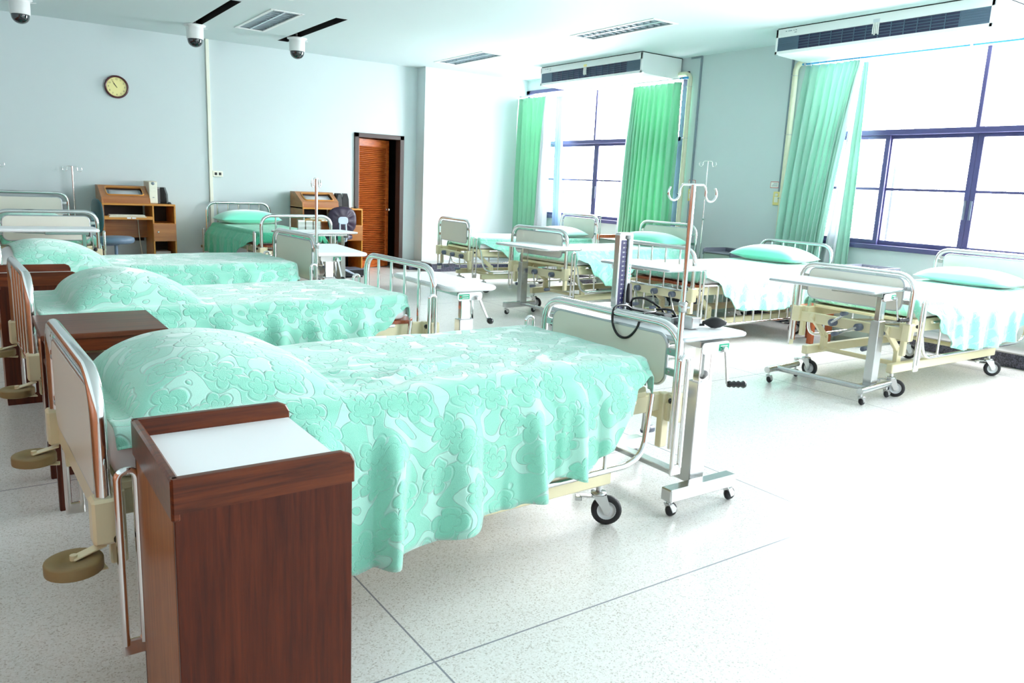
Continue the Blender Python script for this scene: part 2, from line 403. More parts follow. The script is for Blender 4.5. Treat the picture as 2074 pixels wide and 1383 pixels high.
m_clockface = mat('cream_clock_face', (238, 226, 150), .4, coat=1.0)
m_screen = mat('monitor_glass', (186, 190, 194), .2, coat=.6)
m_stoolwood = wood('red_stool_wood', (140, 66, 36), (178, 92, 54), .35)
m_cabgrey = mat('grey_green_cabinet_front', (150, 158, 148), .45)
m_tyre = mat('tyre', (16, 16, 22), .5)
m_rim = mat('grey_wheel_rim', (206, 208, 210), .35, .3)
m_roller = mat('old_rubber_roller', (142, 122, 82), .6, var=.15, vscale=18)
m_paper = mat('paper_cards', (240, 240, 236), .7)
m_acrylic = plain_glass('clear_acrylic', (.95, .98, .97), .1)
m_domedark = mat('dark_dome', (14, 16, 26), .08, coat=1.0)
m_refl = mat('troffer_reflector', (196, 210, 218), .25, .5)
#@SECTIONS

# ------------------------------------------------------------------ room shell
def holed(mb, u0, u1, v0, v1, holes, place):
    """fill the rectangle u0..u1 x v0..v1 except the holes; place(u0,u1,v0,v1) adds one slab"""
    us = sorted({u0, u1, *[h[0] for h in holes], *[h[1] for h in holes]})
    for a, b in zip(us, us[1:]):
        cut = sorted([(h[2], h[3]) for h in holes if h[0] <= a+1e-6 and h[1] >= b-1e-6]); z = v0
        for (c, d) in cut:
            if c > z+1e-6: place(a, b, z, c)
            z = d
        if z < v1-1e-6: place(a, b, z, v1)
mb = MB(); mb.box(XL-.3, XW+.3, YR-.3, YW+3.2, -.2, 0, 0); struct(mb.build('floor', m_floor))
TROF = [(3.08, 3.42, 9.52, 11.0), (6.41, 6.74, 6.67, 8.10), (6.30, 6.66, 10.03, 11.42)]     # recessed light fittings
SLOT = [(2.565, 2.685, 9.38, 11.40), (3.80, 3.95, 9.39, 11.57), (.58, .70, 9.4, 11.4)]      # black camera slots
mb = MB()
holed(mb, XL-.3, XW+.3, YR-.3, YW+.3, TROF+SLOT, lambda a, b, c, d: mb.box(a, b, c, d, CZ, CZ+.2, 0))
struct(mb.build('ceiling', m_ceil))
mb = MB()
holed(mb, YR-.3, YW+.3, 0, CZ, [(a, b, WZ0, WZ1) for a, b in WIN], lambda a, b, c, d: mb.box(XW, XW+.18, a, b, c, d, 0))
struct(mb.build('wall_right', m_wall))
DX0, DX1, DZ = 5.345, 6.135, 2.20
mb = MB()
holed(mb, XL-.3, XB, 0, CZ, [(DX0, DX1, 0, DZ)], lambda a, b, c, d: mb.box(a, b, YW, YW+.16, c, d, 0))
mb.box(XB, XW, YB, YW+.16, 0, CZ, 0)
struct(mb.build('wall_back', m_wall))
mb = MB(); mb.box(XL-.18, XL, YR, YW, 0, CZ, 0); struct(mb.build('wall_left', m_wall))
mb = MB(); mb.box(XL, XL+.03, YR, YW, 0, 1.65, .004); struct(mb.build('trim_1', m_panelling))
mb = MB(); mb.box(XL, XW, YR-.18, YR, 0, CZ, 0); struct(mb.build('wall_front', m_wall))
# dark room behind the ajar door
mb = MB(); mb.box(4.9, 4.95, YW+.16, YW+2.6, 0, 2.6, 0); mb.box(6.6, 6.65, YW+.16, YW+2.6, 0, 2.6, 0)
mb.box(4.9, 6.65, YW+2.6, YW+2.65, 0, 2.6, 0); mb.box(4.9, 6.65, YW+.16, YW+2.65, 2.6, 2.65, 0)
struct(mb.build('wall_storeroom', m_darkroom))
# low granite ledge along the window wall and the bump
mb = MB(); mb.box(8.14, XW, YR, YB-.36, 0, .135, .004); mb.box(6.43, XW, YB-.36, YB, 0, .135, .004); mb.box(6.18, XB, YW-.30, YW, 0, .135, .004)
mb.m = 1; mb.box(8.12, XW, YR, YB-.38, .135, .150, .003); mb.box(6.41, XW, YB-.38, YB, .135, .150, .003); mb.box(6.16, XB-.02, YW-.32, YW, .135, .15, .003)
struct(mb.build('baseboard_ledge', [m_granite, m_granite_top]))

# ------------------------------------------------------------------ windows
def window(n, y0, y1):
    z0, z1 = WZ0, WZ1; xa, xb = XW-.02, XW+.10; ym = (y0+y1)/2; f = MB()
    f.box(xa-.03, xb, y0, y1, z0, z0+.055, .004); f.box(xa, xb, y0, y1, z1-.06, z1, .004)
    f.box(xa, xb, y0, y0+.10, z0, z1, .004); f.box(xa, xb, y1-.10, y1, z0, z1, .004)
    f.box(xa, xb, y0+.05, y1-.05, 2.245, 2.305, .004)
    f.box(xa, xb, ym-.022, ym+.022, 2.3, z1-.05, .004)
    o = struct(f.build(f'window_{n}', m_frame))
    for (a, b, xo) in ((y0+.10, y0+1.0, .0), (y0+.96, ym-.0005, .03), (ym+.0005, y1-.96, .03), (y1-1.0, y1-.10, .0)):
        s = MB(); X0, X1 = xa+.03+xo, xa+.065+xo
        s.box(X0, X1, a, b, z0+.055, z0+.105, .003); s.box(X0, X1, a, b, 2.205, 2.245, .003)
        s.box(X0, X1, a, a+.055, z0+.1, 2.21, .003); s.box(X0, X1, b-.055, b, z0+.1, 2.21, .003)
        s.box(X0, X1, a+.05, b-.05, 1.640, 1.668, .003)
        so = s.build('sash', m_frame, o)
        if abs(a-ym) < .3 or abs(b-ym) < .3:
            h = MB(); yh = b-.03 if a < ym-.3 else a+.03
            h.box(X0-.012, X0, yh-.012, yh+.012, 1.36, 1.56, .003); h.build('latch', m_grey, so)
        g = MB(); g.box(X0+.014, X0+.018, a+.05, b-.05, z0+.1, 2.21, 0); g.build('pane', m_glass, so)
    for (a, b) in ((y0+.06, ym-.022), (ym+.022, y1-.06)):
        g = MB(); g.box(xa+.05, xa+.055, a, b, 2.305, z1-.06, 0); g.build('pane', m_glass, o)
    # outside louvred shutter at the far end, seen through the glass
    l = MB(); ya, yb = y1-1.02, y1-.06
    k = 0; z = z0+.12
    while z < 1.95:
        l.bar((XW+.155, ya, z), (XW+.155, yb, z), .045, .006, .001, up=(.6, 0, .8)); z += .036
    l.box(XW+.13, XW+.18, ya-.03, ya, z0+.06, 2.0, .002); l.box(XW+.13, XW+.18, yb, yb+.03, z0+.06, 2.0, .002)
    l.build('shutter', m_white, o)
    return o
for i, (a, b) in enumerate(WIN): window(i+1, a, b)

# ------------------------------------------------------------------ door
d = MB(); d.box(DX0-.055, DX0+.02, YW-.03, YW+.14, 0, DZ+.05, .004); d.box(DX1-.02, DX1+.055, YW-.03, YW+.14, 0, DZ+.05, .004)
d.box(DX0-.055, DX1+.055, YW-.03, YW+.14, DZ-.02, DZ+.05, .004)
door = struct(d.build('door_1', m_doorframe))
lf = MB(); Lw = .74; Mx = Matrix.Translation((DX0+.022, YW+.06, 0)) @ Matrix.Rotation(math.radians(19), 4, 'Z')
lf.box(0, .055, 0, .035, .01, DZ-.03, .003, Mx); lf.box(Lw-.075, Lw, 0, .035, .01, DZ-.03, .003, Mx)
lf.box(.055, Lw-.075, 0, .035, .01, .13, .003, Mx); lf.box(.055, Lw-.075, 0, .035, DZ-.15, DZ-.03, .003, Mx)
leaf = lf.build('leaf', m_door, door)
lv = MB(); z = .145
while z < DZ-.155:
    T = Mx @ Matrix.Translation((0, .017, z)) @ Matrix.Rotation(math.radians(-38), 4, 'X')
    lv.box(.05, Lw-.07, -.020, .020, -.004, .004, .002, T); z += .0315
lv.build('louvres', m_door, leaf)
kn = MB(); kn.lathe([(.0, -.075), (.018, -.072), (.027, -.055), (.02, -.04), (.01, -.03), (.01, 0), (.026, 0), (.026, .006)], Mx @ Vector((Lw-.038, 0, 1.0)), Mx.to_3x3() @ Vector((0, 1, 0)))
kn.build('knob', m_chrome, leaf)

# ------------------------------------------------------------------ ceiling fittings
m_void = mat('slot_black', (14, 10, 16), .8)
for i, (a, b, c, d_) in enumerate(TROF):
    lab = ['recessed ceiling light between the two black slots, darkest of the three', 'recessed ceiling light nearest the big air conditioner, brightly edged', 'recessed ceiling light above the white wall corner, smallest in view'][i]
    t = thing('ceiling_light', lab, 'ceiling light', ((a+b)/2, (c+d_)/2, CZ), 0, 'recessed ceiling lights')
    w, h = (b-a)/2, (d_-c)/2
    f = MB()
    for q in ((-w-.03, -w+.012, -h-.03, h+.03), (w-.012, w+.03, -h-.03, h+.03), (-w, w, -h-.03, -h+.012), (-w, w, h-.012, h+.03)): f.box(*q, -.008, .004, .002)
    f.build('frame', m_white, t)
    f = MB(); f.box(-w, w, -h, h, .11, .12, 0); f.box(-w, -w+.004, -h, h, 0, .11, 0); f.box(w-.004, w, -h, h, 0, .11, 0); f.box(-w, w, -h, -h+.004, 0, .11, 0); f.box(-w, w, h-.004, h, 0, .11, 0)
    f.build('housing', m_refl, t)
    f = MB(); f.box(-.012, .012, -h, h, .0, .05, .002)
    n = 13
    for k in range(1, n):
        y = -h+2*h*k/n; f.box(-w, -.012, y-.003, y+.003, .004, .05, .001); f.box(.012, w, y-.003, y+.003, .004, .05, .001)
    f.build('louvre', m_refl, t)
    for sx in (-.5, .5):
        g = MB(); g.cyl((sx*w, -h+.03, .075), (sx*w, h-.03, .075), .014, 12); g.build('tube', m_white, t)
for (a, b, c, d_) in SLOT:
    f = MB(); f.box(a, a+.004, c, d_, CZ, CZ+.19, 0); f.box(b-.004, b, c, d_, CZ, CZ+.19, 0); f.box(a, b, c, d_, CZ+.18, CZ+.19, 0); f.box(a, b, c, c+.004, CZ, CZ+.19, 0); f.box(a, b, d_-.004, d_, CZ, CZ+.19, 0)
    struct(f.build('trim_slot', m_void))
for (x, y, lab) in ((2.62, 11.30, 'white dome camera under the middle black slot, above the wall cable trunking'), (3.94, 11.15, 'white dome camera on the right-hand black slot, above the second desk'), (.665, 11.25, 'white dome camera in the top left corner of the ceiling')):
    t = thing('dome_camera', lab, 'security camera', (x, y, CZ), 0, 'dome cameras hanging from the ceiling slots')
    f = MB(); f.cyl((0, 0, 0), (0, 0, .06), .02, 10); f.lathe([(.0, 0), (.135, 0), (.135, -.014), (.105, -.02), (.105, -.03)]); f.bar((.1, .02, -.03), (.17, .05, -.02), .02, .004); f.build('mount', m_white, t)
    f = MB(); f.lathe([(.105, -.03), (.108, -.035), (.106, -.17), (.098, -.178), (.0, -.178)]); f.build('housing', m_beige if False else m_white, t)
    f = MB(); f.lathe([(.096, -.178), (.098, -.19)]+[(.096*math.cos(a), -.195-.085*math.sin(a)) for a in [k*PI/18 for k in range(10)]]); f.build('dome', m_domedark, t)
f = MB(); f.lathe([(0, 0), (.055, 0), (.05, -.03), (.03, -.04), (0, -.04)], (3.0, 8.68, CZ)); tag(f.build('smoke_detector', m_white), 'small white smoke detector on the ceiling at the top edge', 'smoke detector')

# ------------------------------------------------------------------ clock
t = thing('wall_clock', 'round wall clock with maroon rim and cream dial on back wall', 'clock', (1.795, YW, 2.595))
f = MB(); f.lathe([(.14, 0), (.152, -.012), (.152, -.03), (.142, -.042), (.13, -.04), (.126, -.026)], axis=(0, 1, 0), seg=48); f.build('rim', m_clockrim, t)
f = MB(); f.lathe([(0, -.022), (.13, -.022), (.13, -.004), (0, -.004)], axis=(0, 1, 0), seg=48, smooth=False); f.build('dial', m_clockface, t)
f = MB()
for k in range(1, 13):
    a = PI/2-k*PI/6; f.text(str(k), .032, (.1*math.cos(a), -.0222, .1*math.sin(a)), (1, 0, 0), (0, 0, 1), .0004)
for k in range(60):
    a = k*PI/30; f.box(-.0006, .0006, -.0226, -.0222, .118, .124, 0, Matrix.Rotation(a, 4, 'Y'))
f.build('numerals', m_ink, t)
for nm, a, L, w in (('hour_hand', 322, .058, .007), ('minute_hand', 327, .088, .005)):
    f = MB(); f.box(-w/2, w/2, -.0275 if L > .07 else -.0255, -.0265 if L > .07 else -.0245, -.012, L, .0004, Matrix.Rotation(math.radians(a), 4, 'Y')); f.build(nm, m_ink, t)

# ------------------------------------------------------------------ wall trunking, socket, pipes, switches
f = MB(); f.box(2.985, 3.03, YW-.028, YW, .0, CZ-.002, .003); tag(f.build('cable_trunking', m_trunk), 'ivory vertical cable trunking running down the back wall', 'cable trunking')
t = thing('wall_socket', 'white double wall socket beside the ivory trunking', 'socket', (3.106, YW, 1.485))
f = MB(); f.box(-.072, .072, -.03, 0, -.042, .042, .004); f.build('plate', m_trunk, t)
for sx in (-.03, .03):
    f = MB(); f.box(sx-.018, sx+.018, -.033, -.028, -.02, .02, .002); f.build('outlet', m_black, t)
def lagged_pipe(y, ztop, label, xr):
    t = thing('air_conditioner_pipe', label, 'pipe', (XW-.058, y, 0), 0, 'lagged pipes on the window wall')
    f = MB(); f.tube(fillet([(0, xr, ztop), (0, 0, ztop), (0, 0, .17)], .1, 8), .034, 14); f.build('lagging', m_lagging, t)
    for z in (.75, 1.5, 2.28, 2.98):
        f = MB(); f.tube([(-.037*math.cos(k*PI/12), .037*math.sin(k*PI/12), z) for k in range(-12, 12)], .003, 6, True); f.box(-.035, .05, .034, .038, z-.006, z+.006, .001); f.build('clip', m_edge, t)
lagged_pipe(8.0, 3.16, 'yellowed lagged pipe beside the far green curtain', .25)
lagged_pipe(6.27, 3.13, 'yellowed lagged pipe beside the near pale green curtain', -.25)
f = MB(); f.box(XW-.022, XW-.001, 7.845, 7.872, .16, CZ-.001, .002); f.box(XW-.022, XW-.001, 7.86, 8.05, CZ-.026, CZ-.002, .002); tag(f.build('grey_trunking', m_conduit), 'thin grey trunking from ceiling down the window wall, beside the far pipe', 'trunking', 'grey trunking strips')
f = MB(); f.box(XW-.02, XW, 6.345, 6.368, 1.5, CZ, .002); tag(f.build('grey_trunking', m_conduit), 'thin grey trunking running down to the yellowed thermostat, beside the near pipe', 'trunking', 'grey trunking strips')
for (y, z, lab) in ((7.825, 1.49, 'narrow yellowed thermostat by the grey trunking near the far curtain'), (6.37, 1.495, 'yellowed thermostat box at the left of the near green curtain')):
    t = thing('thermostat', lab, 'thermostat', (XW, y, z), 0, 'yellowed thermostats'); f = MB(); f.box(-.035, 0, -.055, .055, -.085, .085, .006); f.build('case', m_yellow, t)
    f = MB(); f.box(-.04, -.034, -.03, .03, -.05, .02, .003); f.lathe([(0, -.05), (.02, -.048), (.022, -.036)], (0, 0, .045), (1, 0, 0), 16); f.build('dial', m_trunk, t)
for (y, z, lab) in ((7.85, 1.66, 'small red-bordered notice above the far thermostat'), (6.44, 1.665, 'small red-bordered notice above the near thermostat')):
    t = thing('notice', lab, 'sign', (XW, y, z), 0, 'red-bordered notices'); f = MB(); f.box(-.004, 0, -.065, .065, -.04, .04, .001); f.build('border', m_red, t)
    f = MB(); f.box(-.0052, -.003, -.058, .058, -.033, .033, 0); f.build('paper', m_paper, t)
    f = MB()
    for k in range(3): f.box(-.0058, -.005, -.045, .03+.012*((k*7) % 3-1), .014-k*.016, .02-k*.016, 0)
    f.build('printed_lines', m_conduit, t)

# ------------------------------------------------------------------ air conditioners
def aircon(y0, y1, lab, tagw):
    t = thing('air_conditioner', lab, 'air conditioner', (7.74, (y0+y1)/2, 0), 0, 'ceiling air conditioners'); h = (y1-y0)/2; z0, z1 = 3.105, CZ-.012
    f = MB(); f.prism([(0, z0+.02), (0, z1), (XW-7.74-.03, z1), (XW-7.74-.03, z0-.02), (.06, z0)], (0, h, 0), (1, 0, 0), (0, 0, 1), 2*h, .004)
    f.build('casing', m_white, t)
    f = MB(); f.box(.0, XW-7.75, -h+.01, h-.01, z1, CZ, 0); f.build('gap_black', m_black, t)  # black box filling the gap between casing and ceiling
    f = MB(); f.box(-.012, .002, -h, h, z1-.09, z1, .003); f.box(-.012, .002, -h, h, z0, z0+.035, .003); f.box(-.012, .002, -h, -h+.03, z0, z1, .003); f.box(-.012, .002, h-.03, h, z0, z1, .003); f.build('front_frame', m_white, t)
    a, b = z0+.036, z1-.092
    for (ya, yb) in ((-h+.03, -h+.30), (h-.30, h-.03)):
        f = MB(); f.box(-.008, -.001, ya, yb, a, b, 0)
        for k in range(1, 6): zz = a+(b-a)*k/6; f.box(-.011, -.007, ya, yb, zz-.002, zz+.002, 0)
        f.build('end_grille', m_acgrey, t)
    f = MB(); f.box(-.004, -.001, -h+.30, h-.30, a, b, 0); g = f.build('outlet', m_acdark, t)
    f = MB(); n = 13
    for k in range(n+1): y = -h+.30+(2*h-.6)*k/n; f.box(-.012, -.003, y-.004, y+.004, a, b, .001)
    for k in range(1, 5): zz = a+(b-a)*k/5; f.box(-.010, -.003, -h+.3, h-.3, zz-.003, zz+.003, .001)
    f.build('louvre_bars', m_acgrey, t)
    f = MB(); f.box(-.0135, -.012, tagw-.035, tagw+.035, b-.01, b+.045, .0004); f.build('tape', m_yellow if h < 1.17 and h > 1.155 else m_edge, t)
    f = MB()
    for k in range(4): f.tube([(-.014, tagw-.03+k*.018, b+.01), (-.018, tagw-.031+k*.019, b-.05), (-.016, tagw-.034+k*.02, b-.11+.01*(k % 2))], .007, 6)
    f.build('streamer', m_paper, t)
    f = MB()
    for k, wd in enumerate((.02, .012, .03, .016, .02)): f.box(-.0128, -.012, h-.20+k*.032-.07, h-.20+k*.032-.07+wd, z1-.034, z1-.026, 0)
    f.box(-.0128, -.012, h-.27, h-.24, z1-.056, z1-.049, 0); f.build('maker_mark', m_conduit, t)
aircon(8.213, 10.54, 'white ceiling air conditioner over the far window between green curtains', .05)
aircon(3.69, 6.035, 'largest white ceiling air conditioner over the near window', -.04)

# ------------------------------------------------------------------ curtains
def curtain(lab, y0, y1, b0, b1, zt, zb, pleats, amp, m, x, seed, group='curtains', gather=0, name='curtain'):
    t = thing(name, lab, 'curtain', (x, 0, 0), 0, group); nu, nv = int(pleats*10), 26
    def fn(u, v):
        z = zt+(zb-zt)*v; e = v**.8
        ya = y0+(b0-y0)*e; yb = y1+(b1-y1)*e; uu = u
        if gather: uu = 1-(1-u)**(1+gather)
        y = ya+(yb-ya)*uu; ph = u*pleats*2*PI+seed
        a = amp*(.55+.45*min(1, v*3))*(1+.35*nz(u*6, seed, v))
        xx = -a*math.cos(ph)+.012*nz(u*5+seed, v*3); yy = y+.35*a*math.sin(2*ph)*min(1, v*4)+.02*nz(u*3, v*2, seed)*v
        pinch = max(0, 1-abs(v-.045)/.03); xx *= 1-.45*pinch
        return (xx, yy, z+.006*nz(u*9, seed))
    f = MB(); f.grid(nu, nv, fn); o = f.build('fabric', m, t)
    sm = o.modifiers.new('thickness', 'SOLIDIFY'); sm.thickness = .003
    f = MB()
    for k in range(int(pleats)):
        u = (k+.5)/pleats; y = y0+(y1-y0)*(1-(1-u)**(1+gather)); f.tube([(0, y, zt-.01), (-.012, y, zt+.02), (0, y, zt+.035), (.006, y, zt+.02)], .003, 6)
    f.build('hooks', m_edge, t)
XC = 8.36
curtain('deep green curtain at the left end of the far window', 12.0, 11.12, 12.0, 11.16, 3.05, .62, 7, .04, m_curtain, XC, .3, gather=.3)
curtain('white curtain lining turned out beside the deep green curtain', 11.14, 10.98, 11.3, 10.93, 3.04, .6, 2.5, .03, m_lining, XC-.06, 1.2)
curtain('pale blue grey sheer curtain at the far window, right of the white lining', 10.97, 10.78, 10.92, 10.66, 3.03, .62, 3, .025, m_sheer, XC+.03, 2.2)
curtain('wide green curtain on the right side of the far window, beside the lagged pipe', 8.03, 9.0, 8.06, 9.10, 3.04, .62, 11, .045, m_curtain, XC, .9, gather=.7)
curtain('narrow white lining edging the wide green curtain', 9.02, 9.08, 9.12, 9.24, 3.03, .6, 1.5, .02, m_lining, XC+.03, 1.9)
m_curtain2 = cloth_mat('pale_green_curtain', (176, 216, 202), .22)
curtain('pale green curtain left of the near window', 6.04, 5.34, 6.20, 5.62, 3.06, .62, 9, .045, m_curtain2, XC, .5, gather=.6)
curtain('white lining hanging beside the pale green curtain at the near window', 5.36, 5.30, 5.62, 5.40, 3.04, .6, 2, .03, m_lining, XC+.09, 2.6)
curtain('thin strip of pale green curtain hanging over its white lining', 5.33, 5.26, 5.40, 5.20, 3.04, .6, 2.5, .02, m_curtain2, XC+.035, 3.3)
def rod(y0, y1, z, m0, lab):
    t = thing('curtain_rod', lab, 'curtain rod', (XC, 0, z), 0, 'curtain rods'); f = MB(); f.cyl((0, y0, 0), (0, y1, 0), .012, 10); f.build('pole', m0, t)
    f = MB()
    for y in (y0+.04, (y0+y1)/2, y1-.04): f.bar((0, y, .0), (XW-XC, y, 0), .02, .012); f.box(-.02, .02, y-.014, y+.014, -.02, .02, .003)
    f.build('bracket', m_edge, t)
    f = MB(); f.tube([(0, y0-.06, 0), (0, y0+.08, 0)], [.017, .017], 10); f.build('end_wrap', m_blue, t)
rod(8.0, 12.0, 3.085, m_white, 'white curtain rod with blue wrapped end across the far window')
rod(2.2, 6.10, 3.085, m_blue, 'blue wrapped curtain rod across the near window')
#@BEDS

# ------------------------------------------------------------------ hospital beds
def end_board(nm, bed, x, W, zt, z0, style, zp0, zp1, out):
    """tubular end frame with a laminate panel or upright bars; out = +1 when the room side is +x"""
    hw = W/2-.021
    f = MB(); f.tube(fillet([(x, -hw, z0), (x, -hw, zt-.021), (x, hw, zt-.021), (x, hw, z0)], .13, 9), .021, 14)
    o = f.build(nm, m_chrome, bed)
    if style == 'panel':
        pw, ph = W-.20, zp1-zp0; cz = (zp0+zp1)/2
        f = MB(); f.prism(rrect(pw, ph, .055), (x-.009, 0, cz), (0, 1, 0), (0, 0, 1), .018, .002); f.build('panel', m_panel, o)
        f = MB(); P = rrect(pw+.006, ph+.006, .058, 6); f.tube([(x, a, cz+b) for a, b in P], .0085, 8, True); f.build('panel_edging', m_edge, o)
        for sy in (-1, 1):
            for z in (zp0+.07, zp1-.07):
                f = MB(); f.box(x-.007, x+.007, min(sy*(pw/2-.01), sy*hw), max(sy*(pw/2-.01), sy*hw), z-.018, z+.018, .003)
                f.cyl((x+.012, sy*(pw/2+.02), z), (x-.012, sy*(pw/2+.02), z), .008, 8); f.build('bracket', m_steel, o)
    else:
        zl = zp0
        f = MB(); f.cyl((x, -hw, zl), (x, hw, zl), .011, 10); f.build('lower_rail', m_chrome, o)
        n = 5 if style == 'bars' else 4
        for k in range(n):
            y = -hw+2*hw*(k+1)/(n+1); f = MB(); f.cyl((x, y, zl), (x, y, zt-.03), .0105, 10); f.build('bar', m_chrome, o)
    return o
def caster(bed, x, y, ztop, r, rot, brake=True):
    f = MB(); M = Matrix.Translation((x, y, 0)) @ Matrix.Rotation(rot, 4, 'Z')
    def T(p): return M @ Vector(p)
    f.cyl((x, y, ztop), (x, y, 2*r+.014), .014, 10); f.lathe([(0, 2*r+.016), (.036, 2*r+.016), (.036, 2*r+.004), (0, 2*r+.004)], (x, y, 0), seg=16)
    for s in (-1, 1):
        poly = [(-.032, 2*r+.006), (.036, 2*r+.006), (.058, r+.012), (.05, r-.014), (.03, r-.014), (.012, r+.02)]
        f.prism(poly, T((0, s*.021-(.0015), 0)), M.to_3x3() @ Vector((1, 0, 0)), (0, 0, 1), .003)
    f.cyl(T((.04, -.026, r)), T((.04, .026, r)), .009, 10)
    if brake: f.box(-.085, -.02, -.016, .016, 2*r-.012, 2*r-.004, .002, M @ Matrix.Rotation(.0, 4, 'Y')); f.box(-.105, -.075, -.02, .02, 2*r-.03, 2*r-.008, .003, M)
    c = f.build('caster', m_steel, bed)
    w = MB(); o = T((.04, 0, r)); ax = M.to_3x3() @ Vector((0, 1, 0))
    w.lathe([(r*.62, -.013), (r*.78, -.0165), (r*.93, -.0145), (r, -.007), (r, .007), (r*.93, .0145), (r*.78, .0165), (r*.62, .013)], o, ax, 28)
    w.m = 1; w.lathe([(0, -.012), (r*.26, -.012), (r*.3, -.007), (r*.55, -.006), (r*.58, -.0125), (r*.66, -.0135), (r*.66, .0135), (r*.58, .0125), (r*.55, .006), (r*.3, .007), (r*.26, .012), (0, .012)], o, ax, 24)
    w.build('wheel', [m_tyre, m_rim], c)
def crank(bed, x, y, z, ang, out):
    f = MB(); f.lathe([(0, -.03), (.026, -.03), (.03, -.02), (.03, .03), (.022, .035), (0, .035)], (x, y, z), (out, 0, 0), 16)
    c = f.build('crank_handle', m_grey, bed)
    e = (x+out*.04, y+.17*math.sin(ang), z-.17*math.cos(ang))
    f = MB(); f.bar((x+out*.03, y, z), e, .018, .01, .002, up=(1, 0, 0)); f.build('arm', m_steel, c)
    f = MB(); f.tube([(e[0]-out*.005, e[1], e[2]), (e[0]+out*.02, e[1], e[2]), (e[0]+out*.07, e[1], e[2]), (e[0]+out*.075, e[1], e[2])], [.012, .017, .019, .01], 12); f.build('grip', m_grey, c)
def side_rail(bed, L, W, side, style):
    y = side*(W/2+.004); f = MB()
    if style == 'low':
        z0, z1 = .315, .60
        f.tube(fillet([(L-.17, y-side*.02, z1+.02), (L-.22, y, z0+.05), (L-.30, y, z0), (.34, y, z0), (.22, y, z0+.05), (.17, y-side*.02, z1+.02)], .08, 6), .0135, 10)
        for k in range(4): xx = .45+(L-.9)*k/3; f.cyl((xx, y, z0), (xx, y, z1), .010, 8)
        f.cyl((.3, y, z1), (L-.3, y, z1), .012, 10)
    else:
        z0, z1 = .215, .62
        f.cyl((.1, y, z0), (L-.12, y, z0), .014, 10); f.cyl((.1, y, z1), (L-.12, y, z1), .012, 10)
        n = 14
        for k in range(n): xx = .14+(L-.34)*k/(n-1); f.cyl((xx, y, z0), (xx, y, z1), .0075 if k % 4 else .013, 8)
    o = f.build('side_rail', m_chrome, bed)
    for xx, dz in ((L-.05, 0), (.05, -.1)):
        f = MB(); yy = side*(W/2+.052); zt = .79+dz
        f.tube(fillet([(xx-.024, yy, .27+dz), (xx-.024, yy, zt), (xx+.024, yy, zt), (xx+.024, yy, .27+dz)], .024, 6), .0115, 10)
        f.box(xx-.034, xx+.034, yy-.007, yy+.007, .235+dz, .285+dz, .006); f.build('latch_post', m_chrome, o)
        f = MB(); f.lathe([(0, 0), (.013, .003), (.015, .014), (.009, .022), (.006, .04)], (xx-.02, yy-side*.05, zt-.21), (0, side, 0), 12); f.build('release_knob', m_blackgloss, o)
def roller(bed, y, side, z):
    f = MB(); f.bar((0, y, z+.04), (-.085, y+side*.01, z+.018), .035, .006); f.bar((0, y, z-.03), (-.085, y+side*.01, z-.022), .035, .006); f.cyl((-.082, y+side*.01, z-.03), (-.082, y+side*.01, z+.03), .01, 10)
    c = f.build('bumper_bracket', m_cream, bed)
    f = MB(); f.lathe([(.0, -.018), (.066, -.018), (.069, -.0178), (.0735, -.0155), (.0745, -.013), (.0745, .013), (.0735, .0155), (.069, .0178), (.066, .018), (.034, .018), (.032, .015), (0, .015)], (-.082, y+side*.01, z), (0, 0, 1), 28); f.build('bumper_roller', m_roller, c)
